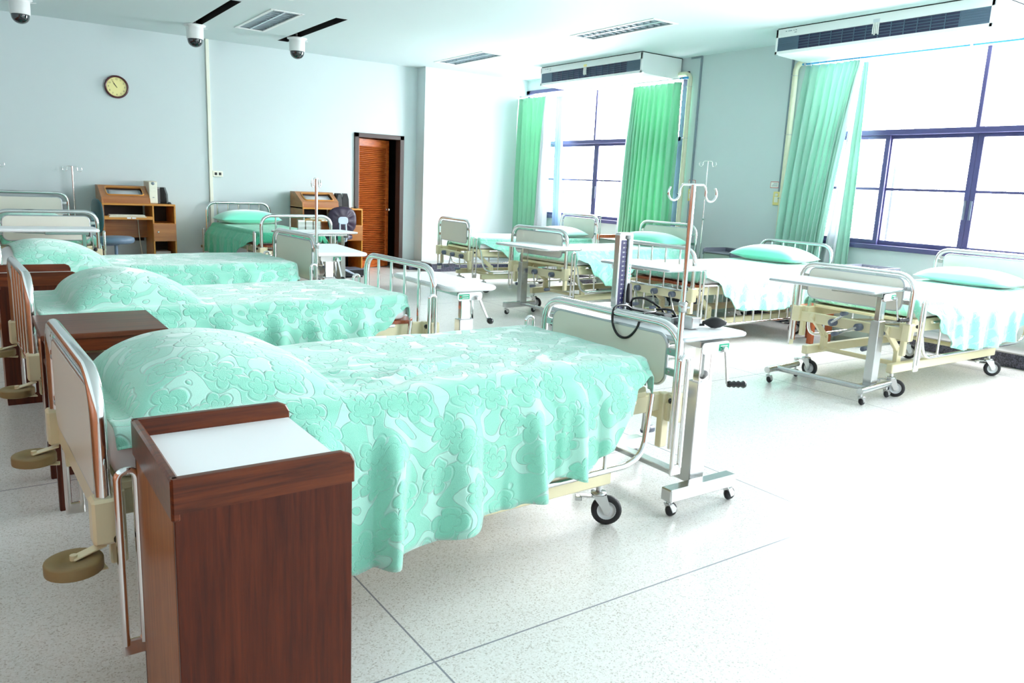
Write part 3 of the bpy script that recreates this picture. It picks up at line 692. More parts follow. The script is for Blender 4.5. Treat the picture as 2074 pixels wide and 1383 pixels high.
def make_bed(label, loc, rz, L, W=1.02, head='panel', foot='panel', zh=.955, zf=.93, ph=(.57, .885), pf=(.62, .855), bx=(.45, None), rail=('low', 'low'), deck='cream', cranks=((.30, .2), (.02, -.2), (-.26, .1)), swivel=0.3, zd=.62):
    bed = thing('hospital_bed', label, 'bed', loc, rz, 'hospital beds on the ward')
    hb = end_board('headboard', bed, 0, W, zh, .50, head, ph[0], ph[1], -1)
    fb = end_board('footboard', bed, L, W, zf, .40 if foot == 'bars' else .48, foot, pf[0], pf[1], 1)
    hw = W/2; f = MB()
    for s in (-1, 1):
        f.box(.02, L-.02, s*(hw-.085)-.02, s*(hw-.085)+.02, zd-.105, zd-.025, .004)
        for x in (0, L): f.box(x-.034, x+.034, s*(hw-.021)-.034, s*(hw-.021)+.034, .465, .60, .008)
        f.box(L-.06, L-.015, s*(hw-.06)-.018, s*(hw-.06)+.018, .34, .60, .004)
        f.box(.015, .06, s*(hw-.06)-.018, s*(hw-.06)+.018, .38, .60, .004)
    f.box(L-.045, L+.0, -hw+.02, hw-.02, .47, .555, .005); f.box(0, .045, -hw+.02, hw-.02, .47, .555, .005)
    for x in (.5, 1.05, 1.6): f.box(x-.02, x+.02, -hw+.08, hw-.08, .535, .575, .003)
    f.build('bed_frame', m_cream, bed)
    f = MB(); f.prism([(.05, -hw+.06), (L-.16, -hw+.06), (L-.10, -hw+.12), (L-.10, hw-.12), (L-.16, hw-.06), (.05, hw-.06)], (0, 0, zd-.025), (1, 0, 0), (0, 1, 0), .022, .002)
    f.build('mattress_deck', m_stoolwood if deck == 'wood' else m_cream, bed)
    x0, x1 = bx[0], bx[1] or L-.30; f = MB()
    for s in (-1, 1): f.box(x0-.05, x1+.05, s*.385-.026, s*.385+.026, .19, .262, .006)
    for x in (x0+.10, x1-.14): f.cyl((x, -.385, .235), (x, .385, .235), .019, 12)
    f.build('base_frame', m_cream, bed)
    for x, dx in ((x0+.10, .22), (x1-.14, .22)):
        for s in (-1, 1):
            f = MB(); f.prism([(-.03, 0), (.03, 0), (.034, .12), (.02, .16), (-.02, .16), (-.034, .12)], (x, s*.33+.02, .22), (1, 0, 0), (0, 0, 1), .035, .004)
            f.bar((x, s*.33, .35), (x+dx, s*.33, .54), .03, .05, .004); f.cyl((x, s*.33-.03, .345), (x, s*.33+.03, .345), .014, 10); f.build('lifting_arm', m_cream, bed)
    f = MB(); f.cyl((x0+.2, .05, .43), (L-.05, .02, .50), .018, 10); f.cyl((x0+.5, -.2, .44), (L-.05, -.26, .50), .018, 10); f.build('screw_shafts', m_steel, bed)
    k = 0
    for x in (x0, x1):
        for s in (-1, 1):
            M_ = Matrix.Translation(loc) @ Matrix.Rotation(rz, 4, 'Z'); wp = M_ @ Vector((x, s*.385, 0))
            caster(bed, x, s*.385, .2, .07, math.atan2(wp.y, wp.x)-PI/2-rz+[.35, -.5, .08, .3][(k+int(wp.y)) % 4 if wp.x > 3 else k], True); k += 1
    for (y, a) in cranks: crank(bed, L+.02, y, .51, a, 1)
    for s, st in zip((-1, 1), rail): side_rail(bed, L, W, s, st)
    for s in (-1, 1): roller(bed, s*(hw-.03), s, .415)
    mt = MB(); nu, nv = 40, 28
    lm0, lm1, mw, z0, z1 = .035, L-.17, hw-.055, zd, zd+.145
    def prof(v):
        # closed loop round the mattress cross section
        P = rrect(2*mw, z1-z0, .045, 6, 0, (z0+z1)/2); q = v*len(P); i = int(q) % len(P); t = q-int(q); a = P[i]; b = P[(i+1) % len(P)]
        return a[0]+(b[0]-a[0])*t, a[1]+(b[1]-a[1])*t
    def fn(u, v):
        y, z = prof(v); e = min(u*(lm1-lm0), (1-u)*(lm1-lm0)); k = 1 if e > .05 else math.sqrt(max(0, 1-((.05-e)/.05)**2)); zc = (z0+z1)/2
        return (lm0+u*(lm1-lm0), y*(1-.06*(1-k)), zc+(z-zc)*(.35+.65*k))
    us = [0, .004, .010, .016, .022]+[.03+k*.94/20 for k in range(21)]+[.978, .984, .990, .996, 1]
    vs = []; fs = []
    for u in us:
        for k in range(nv): vs.append(fn(u, k/nv))
    for i in range(len(us)-1):
        for k in range(nv): fs.append((i*nv+k, i*nv+(k+1) % nv, (i+1)*nv+(k+1) % nv, (i+1)*nv+k))
    mt.add(vs, fs, True); n = len(us); mt.add(vs[:nv], [tuple(range(nv-1, -1, -1))]); mt.add(vs[-nv:], [tuple(range(nv))])
    mt.build('mattress', m_mattress, bed)
    bed['_L'] = L
    return bed
def iv_pole(bed_loc, rz, x, y, zt, zb, label, rot=0.0, hooks=2, thin=False, zsplit=None):
    M = Matrix.Translation(bed_loc) @ Matrix.Rotation(rz, 4, 'Z'); p = M @ Vector((x, y, 0))
    t = thing('iv_pole', label, 'drip stand', (p.x, p.y, 0), rz+rot, 'chrome drip poles clamped to the beds'); r = .0075 if thin else .0125; zs = zsplit or zb+(zt-zb)*.42
    f = MB(); f.cyl((0, 0, zb), (0, 0, zs), r*1.15, 12); f.cyl((0, 0, zs), (0, 0, zt), r*.92, 12); f.build('pole', m_chrome, t)
    f = MB(); f.lathe([(r*1.1, zs-.03), (r*1.55, zs-.03), (r*1.55, zs+.012), (r*1.1, zs+.016)], seg=14); f.cyl((0, 0, zs-.01), (.035, 0, zs-.01), .005, 8); f.build('collar', m_steel, t)
    for s in ((-1, 1) if hooks == 2 else ()):
        P = [(0, 0, zt)]+[(s*.05, 0, zt), (s*.058, 0, zt-.012)]
        c = (s*.088, zt-.042); P += [(s*.062, 0, zt-.03)]
        P += [(c[0]-s*.026*math.cos(a), 0, c[1]-.026*math.sin(a)) for a in [k*PI/10 for k in range(11)]]
        P += [(c[0]+s*.026, 0, c[1]+.012), (c[0]+s*.018, 0, c[1]+.03)]
        f = MB(); f.tube(P, .0052, 8); f.build('hook', m_chrome, t)
    return t

# ------------------------------------------------------------------ bedspreads and pillows
def bedspread(label, loc, rz, L, W, x0, x1, hem_n, hem_f, m, pillow=None, zm=.767, nx=120, fold=.03, seed=0.0, endfall=.09, mw=None, wr=.004, creases=()):
    """woven cover over the mattress; hem_n / hem_f give the height of the hem along the bed on the -y / +y side"""
    mw = mw or W/2-.055; rr = .05; nd, nc, nt = 22, 6, 40; off = .008
    arc = rr*PI/2
    def top(x, y):
        z = zm+off
        if pillow:
            pa, pb, hp, pw = pillow
            t = (x-pa)/(pb-pa)
            if 0 < t < 1:
                g = (math.sin(PI*t**.8))**.55
                q = max(0, 1-(abs(y)/pw)**3.2); z += hp*g*q**.75
        for (ax, ay, bx, by, hh, ww) in creases:
            dx, dy = bx-ax, by-ay; q = ((x-ax)*dx+(y-ay)*dy)/(dx*dx+dy*dy); qq = min(1, max(0, q)); bend = .03*math.sin(q*5+ax*9)
            dd = math.hypot(x-ax-dx*qq, y-ay-dy*qq+bend); z += hh*math.exp(-(dd/ww)**2)*max(0, 1-abs(2*qq-1)**3)-.5*hh*math.exp(-(dd/(2*ww))**2)*max(0, 1-abs(2*qq-1)**3)
        z += wr*(nz(x*3.1+seed, y*4.2)+.6*nz(x*7+seed, y*9, 2.2))
        z += wr*1.6*max(0, nz(x*1.3+y*2.2+seed, y*5.5-x*.6, 7.7))
        return z
    rows = []
    n = nx
    for i in range(n+1): rows.append((x0+(x1-x0)*i/n, 0))
    for k in range(1, 9): rows.append((x1, k/8))
    vs = []; uv = []; ncol = 2*(nd+nc)+nt+1
    for (x, e) in rows:
        ca = min(1, max(0, (x1-x)/.3)); line = []
        for side in (-1, 1):
            hz = interp(hem_n if side < 0 else hem_f, x); pts = []
            zt_edge = top(x, side*(mw-rr))
            for k in range(nd):                       # hanging part, bottom first
                t = 1-k/nd; zb = zt_edge-rr; hz2 = min(hz, zb-.002); z = hz2+(zb-hz2)*(k/nd)
                drop = zb-hz2; dd = min(1, drop/.35)
                ph = x*23+2.2*nz(x*2.3, seed, side)+1.3*nz(x*.9, seed+5)
                w = fold*dd*(t**.8)*(math.sin(ph)+.5*math.sin(ph*1.9+seed)+.5*nz(x*6, t*1.5, seed))
                w += .012*dd*t+.007*dd*nz(x*8, z*7, seed)
                fl = .078*min(1, max(0, (zt_edge-z)-.03)/.12)
                pts.append((x+.03*dd*t*nz(x*4, seed+9), side*(mw+off+max(-.008, w)+fl), z))
            for k in range(nc):
                a = (k/nc)*PI/2; y = mw+off-rr*(1-math.cos(a)); z = zt_edge-rr+rr*math.sin(a)
                pts.append((x, side*y, z+.3*wr*nz(x*6, a, seed)))
            line.append(pts)
        tp = [(x, -mw+rr-off*0+(2*(mw-rr))*k/nt, top(x, -mw+rr+(2*(mw-rr))*k/nt)) for k in range(nt+1)]
        row = line[0]+tp+line[1][::-1]
        if e > 0:
            out = []
            zc = max(p[2] for p in row)
            for (px, py, pz) in row:
                a = e*PI/2; q = 1 if abs(py) < mw-.02 else .5
                out.append((px+.045*math.sin(a)*q, py*(1-.02*e), pz-(.045*(1-math.cos(a))+max(0, e-.5)*2*endfall*q if pz > zm-.1 else 0)))
            row = out
        acc = 0; prev = None
        for j, p in enumerate(row):
            if prev: acc += math.dist(p, prev)
            prev = p; uv.append((p[0]+e*.15, acc)); vs.append(p)
        # centre the pattern on the middle of the bed
        mid = uv[-ncol+ncol//2][1]
        for j in range(ncol): uv[-ncol+j] = (uv[-ncol+j][0]+seed, uv[-ncol+j][1]-mid+seed)
    f = MB(); nr = len(rows)
    f.add(vs, [(i*ncol+j, (i+1)*ncol+j, (i+1)*ncol+j+1, i*ncol+j+1) for i in range(nr-1) for j in range(ncol-1)], True)
    f.uv = {k: q for k, q in enumerate(uv)}
    o = f.build('bedspread', m); o.location = loc; o.rotation_euler = (0, 0, rz)
    s = o.modifiers.new('thickness', 'SOLIDIFY'); s.thickness = .006; s.offset = 1
    tag(o, label, 'bedspread', 'mint green towelling bedspreads')
    return o
def pillow(label, loc, rz, x, y, z, lx, ly, h, m, tilt=0.0):
    f = MB(); nu, nv = 28, 36
    def side(sg):
        def fn(u, v):
            a = 2*u-1; b = 2*v-1; e = max(0, (1-abs(a)**2.6))**.55*max(0, (1-abs(b)**2.6))**.55
            pinch = 1-.06*(abs(a)**4)*(1-abs(b)**2)-.0; pb = 1-.05*(abs(b)**4)*(1-abs(a)**2)
            return (lx/2*a*pb, ly/2*b*pinch, sg*h/2*e*(1 if sg > 0 else .55)+.006*nz(a*2, b*3, sg)*e)
        return fn
    f.grid(nu, nv, side(1)); g = MB(); g.grid(nu, nv, side(-1))
    f.add(g.v, [tuple(reversed(q)) for q in g.f], True)
    t = f.build('pillow', m); M = Matrix.Translation(loc) @ Matrix.Rotation(rz, 4, 'Z')
    p = M @ Vector((x, y, z+h*.275)); t.location = p; t.rotation_euler = (0, tilt, rz)
    tag(t, label, 'pillow', 'pillows on the beds'); return t

# left row: heads towards the side wall
LR = math.radians(2.0)
LB = [dict(loc=(.23, 2.795, 0), L=2.37), dict(loc=(.19, 4.83, 0), L=2.255), dict(loc=(.12, 6.71, 0), L=2.235)]
make_bed('hospital bed nearest the camera, cream panel ends, blood pressure gauge beyond its foot', LB[0]['loc'], LR, LB[0]['L'], zh=.965, zf=.93, bx=(.5, 2.02))
make_bed('second hospital bed from the camera in the left row, ends of chrome bars', LB[1]['loc'], LR, LB[1]['L'], head='bars', foot='bars4', zh=.99, zf=.975, ph=(.50, 0), pf=(.44, 0), deck='wood', rail=('low', 'low'), cranks=())
make_bed('third hospital bed in the left row, green panel foot with a drip pole', LB[2]['loc'], LR, LB[2]['L'], zh=1.0, zf=1.03, pf=(.64, .965))
TAU = PI
RB = [dict(loc=(8.07, 3.55, 0), L=2.22, rz=PI), dict(loc=(7.99, 5.655, 0), L=2.24, rz=PI), dict(loc=(7.86, 7.60, 0), L=2.34, rz=PI+math.radians(4.6)), dict(loc=(7.80, 9.44, 0), L=2.16, rz=PI-math.radians(4.2))]
make_bed('hospital bed nearest the camera on the window side, cream panel foot behind its table', RB[0]['loc'], PI, RB[0]['L'], zh=1.085, zf=.99, ph=(.70, 1.02), pf=(.69, .935), bx=(.55, 2.17), cranks=((.30, -.5), (.10, -1.1), (-.13, 2.2)), swivel=PI-.2)
make_bed('window-side hospital bed with chrome bar ends and a white draped bedspread', RB[1]['loc'], PI, RB[1]['L'], head='bars', foot='bars4', zh=1.02, zf=1.0, ph=(.6, 0), pf=(.56, 0), deck='wood', rail=('tall', 'tall'), cranks=((.25, .4), (.0, .4), (-.25, .4)))
make_bed('third window-side hospital bed, panel ends, a chrome overbed table before it', RB[2]['loc'], RB[2]['rz'], RB[2]['L'], zh=1.12, zf=1.05, ph=(.78, 1.05), pf=(.72, .985), cranks=((.28, .1), (-.02, .35), (-.28, .3)))
make_bed('farthest window-side hospital bed in front of the deep green curtain', RB[3]['loc'], RB[3]['rz'], RB[3]['L'], zh=1.13, zf=1.03, ph=(.78, 1.06), pf=(.70, .965))
BB = [dict(loc=(.62, 12.14, 0), L=2.25, rz=-PI/2+.03), dict(loc=(3.36, 12.14, 0), L=2.25, rz=-PI/2+.05)]
make_bed('hospital bed in the back left corner, head against the clock wall, panel ends', BB[0]['loc'], BB[0]['rz'], 2.25, zh=1.165, zf=1.03, ph=(.80, 1.08), pf=(.70, .955))
make_bed('hospital bed between the two desks, head against the back wall, bar ends', BB[1]['loc'], BB[1]['rz'], 2.25, W=.98, head='bars', foot='bars4', zh=1.09, zf=1.02, ph=(.6, 0), pf=(.5, 0), deck='wood')

L = 2.37
bedspread('mint bedspread on the bed nearest the camera, hanging low beside the white-topped cabinet', LB[0]['loc'], LR, L, 1.02, .045, 2.19,
          [(.05, .75), (.42, .735), (.56, .58), (.66, .28), (.74, .17), (.84, .185), (1.05, .215), (1.3, .27), (1.5, .295), (1.64, .355), (1.78, .325), (1.9, .42), (2.0, .56), (2.1, .66), (2.19, .70)],
          [(.05, .74), (.5, .6), (.8, .3), (2.0, .3), (2.19, .7)], m_terry, pillow=(.11, .76, .165, .41), nx=230, fold=.05, seed=.4, wr=.007, creases=[(.85, -.28, 1.85, -.06, .03, .026), (.78, -.34, 1.35, -.2, .03, .022), (.72, -.12, 1.02, -.38, .028, .022), (1.5, -.38, 2.0, -.14, .026, .022), (.8, .08, 1.25, -.1, .024, .03), (.74, 0, 1.0, -.28, .026, .024), (1.75, -.39, 2.14, -.16, .028, .02), (1.2, -.38, 1.6, -.24, .024, .02)])
bedspread('mint bedspread on the second bed of the left row, diagonal hem at the bar foot', LB[1]['loc'], LR, 2.245, 1.02, .04, 2.06,
          [(.05, .70), (.4, .60), (.7, .34), (1.5, .34), (1.66, .40), (1.86, .58), (2.0, .68), (2.06, .71)], [(.05, .7), (.5, .5), (2.06, .5)], m_terry, pillow=(.20, .84, .165, .41), nx=150, creases=[(.9, -.2, 1.5, -.05, .010, .025), (1.0, -.33, 1.9, -.2, .008, .02), (.85, .1, 1.2, -.1, .01, .025)], seed=1.7, wr=.005)
bedspread('mint bedspread on the third bed of the left row, behind the brown cabinet', LB[2]['loc'], LR, 2.235, 1.02, .10, 2.06,
          [(.1, .6), (.5, .36), (1.7, .36), (1.95, .52), (2.06, .66)], [(.1, .6), (.5, .4), (2.06, .5)], m_terry, pillow=(.02, .70, .165, .41), nx=130, seed=3.1, wr=.005, zm=.785)
def rhem(L, lo=.36):
    return [(.1, .62), (.35, .50), (.55, lo+.02), (1.0, lo), (1.5, lo+.02), (L-.62, lo+.04), (L-.45, .50), (L-.30, .66), (L-.17, .70)]
bedspread('pleated pale bedspread on the front window-side bed, beneath the big near window', RB[0]['loc'], PI, 2.22, 1.02, .06, 2.04, [(.1, .62), (2.04, .6)], rhem(2.22, .33), m_terry_far, nx=130, fold=.03, seed=5.3, wr=.004)
bedspread('bedspread on the window-side bar-ended bed, one large smooth white corner hanging', RB[1]['loc'], PI, 2.24, 1.02, .06, 2.05, [(.1, .55), (2.05, .55)], rhem(2.24, .33), m_terry_far, nx=110, fold=.012, seed=6.1, wr=.003)
bedspread('bedspread on the third window-side bed, pale blue-green side behind the chrome table', RB[2]['loc'], RB[2]['rz'], 2.34, 1.02, .06, 2.15, [(.1, .55), (2.15, .55)], rhem(2.34, .34), m_terry_far, nx=100, fold=.012, seed=7.3, wr=.003, zm=.785)
bedspread('bedspread on the farthest window-side bed, gathered pointed corner of green and white', RB[3]['loc'], RB[3]['rz'], 2.16, 1.02, .06, 1.97, [(.1, .55), (1.97, .55)], [(.1, .6), (.7, .45), (1.1, .34), (1.4, .42), (1.75, .62), (1.97, .70)], m_terry_far, nx=100, fold=.03, seed=8.8, wr=.004)
bedspread('green bedspread on the corner bed at the back left', BB[0]['loc'], BB[0]['rz'], 2.25, 1.02, .1, 2.06, [(.1, .5), (2.06, .5)], [(.1, .5), (2.06, .55)], m_terry_far, pillow=(.1, .7, .15, .40), nx=80, seed=9.4)
m_deepgreen = terry('deep_green_towelling', (110, 212, 176), (72, 196, 152), .5)
bedspread('green bedspread on the bed between the desks, smooth deep green drape at the left', BB[1]['loc'], BB[1]['rz'], 2.25, .98, .1, 2.06, [(.1, .36), (1.3, .36), (1.62, .55), (2.06, .66)], [(.1, .5), (2.06, .5)], m_deepgreen, nx=90, fold=.014, seed=10.2)
pillow('pale mint pillow on the front window-side bed, under the big near window', RB[0]['loc'], PI, .36, .03, .775, .46, .86, .21, m_pale_case)
pillow('mint pillow on the window-side bar-ended bed, before the pale green curtain', RB[1]['loc'], PI, .38, 0, .775, .50, .90, .25, m_green_case)
pillow('green pillow on the third window-side bed, against its cream panel head', RB[2]['loc'], RB[2]['rz'], .34, 0, .79, .50, .90, .25, m_green_case)
pillow('pale mint pillow on the farthest window-side bed, before the far window', RB[3]['loc'], RB[3]['rz'], .32, 0, .775, .46, .84, .2, m_pale_case)
pillow('pale green pillow on the bed between the two desks', BB[1]['loc'], BB[1]['rz'], .38, 0, .775, .48, .88, .27, m_green_case)

pillow('white pillow end peeping out of the bedspread on the third bed of the left row', LB[2]['loc'], LR, .275, 0, .768, .50, .78, .2, m_mattress)
iv_pole(LB[0]['loc'], LR, 2.30, -.54, 1.54, .36, 'tall chrome drip pole with two hooks at the foot of the nearest bed', rot=-.35, zsplit=1.02)
iv_pole(LB[2]['loc'], LR, 2.22, -.54, 1.49, .4, 'drip pole with twisted hooks on the third bed of the left row', rot=.85, zsplit=.95)
iv_pole(RB[2]['loc'], RB[2]['rz'], -.04, .54, 1.93, .6, 'thin drip pole with small hooks behind the third window-side bed', rot=PI/2+.3, thin=True, zsplit=1.2)
iv_pole(RB[3]['loc'], RB[3]['rz'], -.04, .50, 1.80, .6, 'plain thin drip pole without hooks against the far window', hooks=0, thin=True, zsplit=1.1)
iv_pole(BB[0]['loc'], BB[0]['rz'], -.02, .565, 1.50, .5, 'chrome drip pole with two hooks at the head of the corner bed', rot=PI/2, zsplit=.9)
iv_pole(BB[0]['loc'], BB[0]['rz'], -.02, -.315, 1.52, .85, 'drip pole at the left picture edge, only a hook showing', rot=PI/2, zsplit=1.2)
#@FURN

# ------------------------------------------------------------------ bedside cabinets
def cabinet(label, loc, rz, w=.42, d=.49, h=.785, m_side=None, m_front=None, m_rail=None, m_tp=None, rail_h=.055):
    """front (drawer and door) faces local +x; rails on the other three sides of the top"""
    t = thing('bedside_cabinet', label, 'cabinet', loc, rz, 'bedside cabinets'); m_side = m_side or m_mahog; m_front = m_front or m_mahog; m_rail = m_rail or m_mahog_h; m_tp = m_tp or m_top
    x0, x1, y0, y1 = -w/2, w/2, -d/2, d/2
    f = MB(); f.box(x0, x1, y0, y0+.018, 0, h, .002); f.box(x0, x1, y1-.018, y1, 0, h, .002)
    f.box(x0+.02, x1-.02, y0+.018, y1-.018, .05, .07, 0); f.box(x0+.02, x1-.02, y0+.018, y1-.018, h-.02, h-.002, 0); f.box(x1-.06, x1-.04, y0+.018, y1-.018, 0, .06, 0)
    f.build('carcass', m_side, t)
    f = MB(); f.box(x0, x0+.018, y0+.0185, y1-.0185, 0, h, .002); f.build('back_panel', m_mahog_lit if m_side is m_mahog else m_side, t)
    f = MB(); f.box(x0+.015, x1+.003, y0+.015, y1-.015, h-.002, h+.006, .002); f.build('top', m_tp, t)
    f = MB()
    for yy in (y0-.004, y1-.016):
        f.prism([(x0-.004, h-.03), (x1+.006, h-.03), (x1+.006, h+rail_h-.03), (x1-.004, h+rail_h-.010), (x1-.026, h+rail_h), (x0-.004, h+rail_h)], (0, yy+.02, 0), (1, 0, 0), (0, 0, 1), .02, .004)
    f.box(x0-.006, x0+.016, y0-.003, y1+.003, h-.05, h+rail_h, .006)
    f.build('top_rail', m_rail, t)
    f = MB(); f.box(x1-.02, x1-.002, y0+.02, y1-.02, h-.16, h-.01, .003); dr = f.build('drawer', m_front, t)
    f = MB(); f.lathe([(0, .024), (.012, .022), (.014, .012), (.007, .004), (.007, 0)], (x1-.002, 0, h-.085), (1, 0, 0), 14); f.build('knob', m_steel, dr)
    f = MB(); f.box(x1-.02, x1-.002, y0+.02, y1-.02, .075, h-.17, .003); do = f.build('cabinet_door', m_front, t)
    f = MB(); f.lathe([(0, .024), (.012, .022), (.014, .012), (.007, .004), (.007, 0)], (x1-.002, y0+.06, h-.28), (1, 0, 0), 14); f.build('knob', m_steel, do)
    return t
cabinet('mahogany cabinet with shiny white top nearest the camera, beside the first bed', (.538, 2.0, 0), 0, .425, .505, .775)
cabinet('dark brown cabinet with white top behind the bar headboard of the second bed', (.325, 5.89, 0), 0, .43, .47, .785)
cabinet('cabinet with red-brown rails and pale top below the far window', (7.86, 8.55, 0), PI, .40, .46, .80, m_cabgrey, m_cabgrey, m_stoolwood)
m_slate_shade = mat('slate_shade', (92, 96, 108), .35)  # shading on cabinet rails and top put into a slate colour
cabinet('grey cabinet against the window wall, between the bar-ended bed and the third', (7.80, 6.48, 0), PI, .42, .44, .795, m_cabgrey, m_cabgrey, m_slate_shade, m_slate_shade)
cabinet('grey bedside cabinet under the near pale green curtain, mostly behind the cream panel', (7.86, 4.62, 0), PI, .42, .44, .775, m_cabgrey, m_cabgrey, m_slate_shade, m_top)

t = thing('bedside_table', 'walnut table with open shelf between the first two beds', 'table', (.455, 3.985, 0))
f = MB(); f.box(-.25, .25, -.27, .27, .775, .80, .004); f.build('table_top', m_table_wood, t)
f = MB(); f.box(-.22, .22, -.24, -.222, .715, .775, .002); f.box(-.22, .22, .222, .24, .715, .775, .002); f.box(-.225, -.205, -.24, .24, .715, .775, .002); f.box(.20, .22, -.24, .24, .715, .775, .002); f.build('apron', m_mahog_h, t)
for sx in (-.2, .2):
    for sy in (-.215, .215):
        f = MB(); f.box(sx-.024, sx+.024, sy-.024, sy+.024, 0, .775, .003); f.build('leg', m_mahog, t)
f = MB(); f.box(-.22, .22, -.24, .24, .585, .605, .003); f.build('shelf', m_table_wood, t)
f = MB(); f.box(-.215, .215, -.235, .235, .16, .585, .003); bx_ = f.build('cupboard', m_mahog, t)
f = MB(); f.box(.2155, .228, -.215, .215, .18, .57, .003); dd_ = f.build('cupboard_door', m_mahog, t)
f = MB(); f.lathe([(0, .02), (.012, .018), (.006, .004), (.006, 0)], (.228, -.17, .42), (1, 0, 0), 12); f.build('knob', m_steel, dd_)

t = thing('step_stool', 'low red-brown wooden stool under the window-side beds', 'stool', (7.40, 4.93, 0))
f = MB(); f.box(-.19, .19, -.15, .15, .355, .38, .005); f.build('seat', m_stoolwood, t)
f = MB(); f.box(-.17, .17, -.135, -.117, .29, .355, .002); f.box(-.17, .17, .117, .135, .29, .355, .002); f.box(-.175, -.157, -.13, .13, .29, .355, .002); f.box(.157, .175, -.13, .13, .29, .355, .002); f.build('apron', m_stoolwood, t)
for sx in (-.155, .155):
    for sy in (-.115, .115):
        f = MB(); f.prism([(-.026, 0), (.026, 0), (.028, .36), (-.028, .36)], (sx, sy+.026, 0), (1, 0, 0), (0, 0, 1), .052, .003); f.build('leg', m_stoolwood, t)

# ------------------------------------------------------------------ overbed tables
def overbed_table(label, loc, rz, ln=.84, dp=.44, h=.86, col_y=-.34, col_x=.06, base='h', edge=None, crank_s=1, crank_a=.35, emblem=False, top_dx=0.0, base_ln=.66, base_dp=.42, grip='ball', rounded=.03, thick=.026, leg_off=0.0):
    """long side along local y; column near one end; base of two cross legs joined by a bar"""
    t = thing('overbed_table', label, 'overbed table', loc, rz, 'overbed tables at the bed feet'); s = -1 if col_y < 0 else 1
    f = MB(); P = rrect(dp, ln, rounded, 5); f.prism(P, (top_dx, 0, h-thick), (1, 0, 0), (0, 1, 0), thick, .004); tp = f.build('table_top', m_top, t)
    f = MB(); f.tube([(top_dx+a*1.002, b*1.002, h-thick/2) for a, b in rrect(dp, ln, rounded, 5)], thick*.42, 8, True); f.build('edge_trim', edge or m_edge, tp)
    f = MB(); f.box(col_x-.08, col_x+.08, min(0, col_y*1.12), max(0, col_y*1.12), h-thick-.035, h-thick-.002, .003); f.bar((col_x-.06, col_y*.6, h-thick-.03), (col_x-.02, -col_y*.75, h-thick-.012), .03, .014); f.build('support_bracket', m_steel, t)
    f = MB(); f.box(col_x-.05, col_x+.05, col_y-.034, col_y+.034, .11, .62, .004); f.build('column', m_steel, t)
    f = MB(); f.box(col_x-.032, col_x+.040, col_y-.02, col_y+.02, .5, h-thick-.03, .003); f.build('inner_column', m_chrome, t)
    f = MB(); f.box(col_x+.052, col_x+.072, col_y-.01, col_y+.01, .30, h-thick-.03, .003); f.build('guide_rod', m_chrome, t)
    f = MB(); bl = base_ln
    if base == 'h':
        for yy in (col_y+s*leg_off, col_y-s*bl): f.box(col_x-base_dp*.58, col_x+base_dp*.42, yy-.034, yy+.034, .082, .146, .006)
        f.box(col_x-.03, col_x+.03, min(col_y+s*leg_off, col_y-s*bl), max(col_y+s*leg_off, col_y-s*bl), .10, .128, .004)
    else:
        for yy in (col_y+s*.06, col_y-s*bl): f.cyl((col_x-base_dp*.6, yy, .115), (col_x+base_dp*.42, yy, .115), .026, 14)
        f.cyl((col_x-.14, col_y+s*.06, .115), (col_x-.14, col_y-s*bl, .115), .022, 12); f.box(col_x-.15, col_x+.06, col_y-.06, col_y+.05, .105, .125, .003)
    f.build('base', m_steel, t)
    ys = (col_y+s*leg_off, col_y-s*bl) if base == 'h' else (col_y+s*.06, col_y-s*bl)
    for yy in ys:
        for xx in (col_x-base_dp*.53, col_x+base_dp*.37):
            f = MB(); f.cyl((xx, yy, .10), (xx, yy, .066), .009, 8); f.prism([(-.014, .07), (.014, .07), (.04, .044), (.036, .026), (.014, .022)], (xx, yy+.022, 0), (1, 0, 0), (0, 0, 1), .044, .003); c = f.build('caster', m_steel, t)
            f = MB(); f.lathe([(.0, -.0195), (.012, -.0195), (.024, -.016), (.032, -.006), (.034, 0), (.032, .006), (.024, .016), (.012, .0195), (0, .0195)], (xx+.022, yy, .034), (0, 1, 0), 20); f.build('wheel', m_tyre, c)
    # crank at the column end
    yc = col_y*1.0+s*.04; z = h-thick-.045; x = col_x+.10*crank_s*.6
    f = MB(); f.cyl((x, col_y, z), (x, yc+s*.05, z), .014, 12); f.box(x-.02, x+.02, yc-.012, yc+.012, z-.022, z+.022, .004); c = f.build('crank_handle', m_steel, t)
    e = (x+.17*math.sin(crank_a)*crank_s, yc+s*.06, z-.17*math.cos(crank_a)); f = MB(); f.bar((x, yc+s*.045, z+.01), e, .016, .01, .002, up=(0, 1, 0)); f.build('arm', m_steel, c)
    f = MB()
    if grip == 'ball': f.lathe([(0, -.004), (.017, 0), (.022, .016), (.017, .032), (0, .038)], e, (.25, s, 0), 14)
    else: f.lathe([(.0, 0), (.014, 0), (.017, .012), (.012, .02), (.018, .032), (.012, .042), (.018, .054), (.012, .064), (.019, .078), (.014, .09), (0, .09)], e, (.85*crank_s, s*.5, 0), 14)
    f.build('grip', m_blackgloss, c)
    # maker plate under the edge
    f = MB(); yy = col_y*1.12+s*.012; f.prism(rrect(.19, .055, .02, 4), (col_x+.01, yy if s < 0 else yy, h-thick-.035), (1, 0, 0), (0, 0, 1), .006, .001); p = f.build('end_plate', m_top, t)
    f = MB(); ya = yy-.0075 if s < 0 else yy+.0015; f.box(col_x-.075 if emblem else col_x+.03, col_x+.005 if emblem else col_x+.10, ya, ya+.001, h-thick-.052, h-thick-.020, 0); lb = f.build('green_label', m_green_label, t)
    f = MB()
    for k in range(2): f.box((col_x-.05 if emblem else col_x+.04), (col_x-.002 if emblem else col_x+.088), ya-.0005, ya+.0003, h-thick-.046+k*.014, h-thick-.042+k*.014, 0)
    f.build('label_print', m_white, lb)
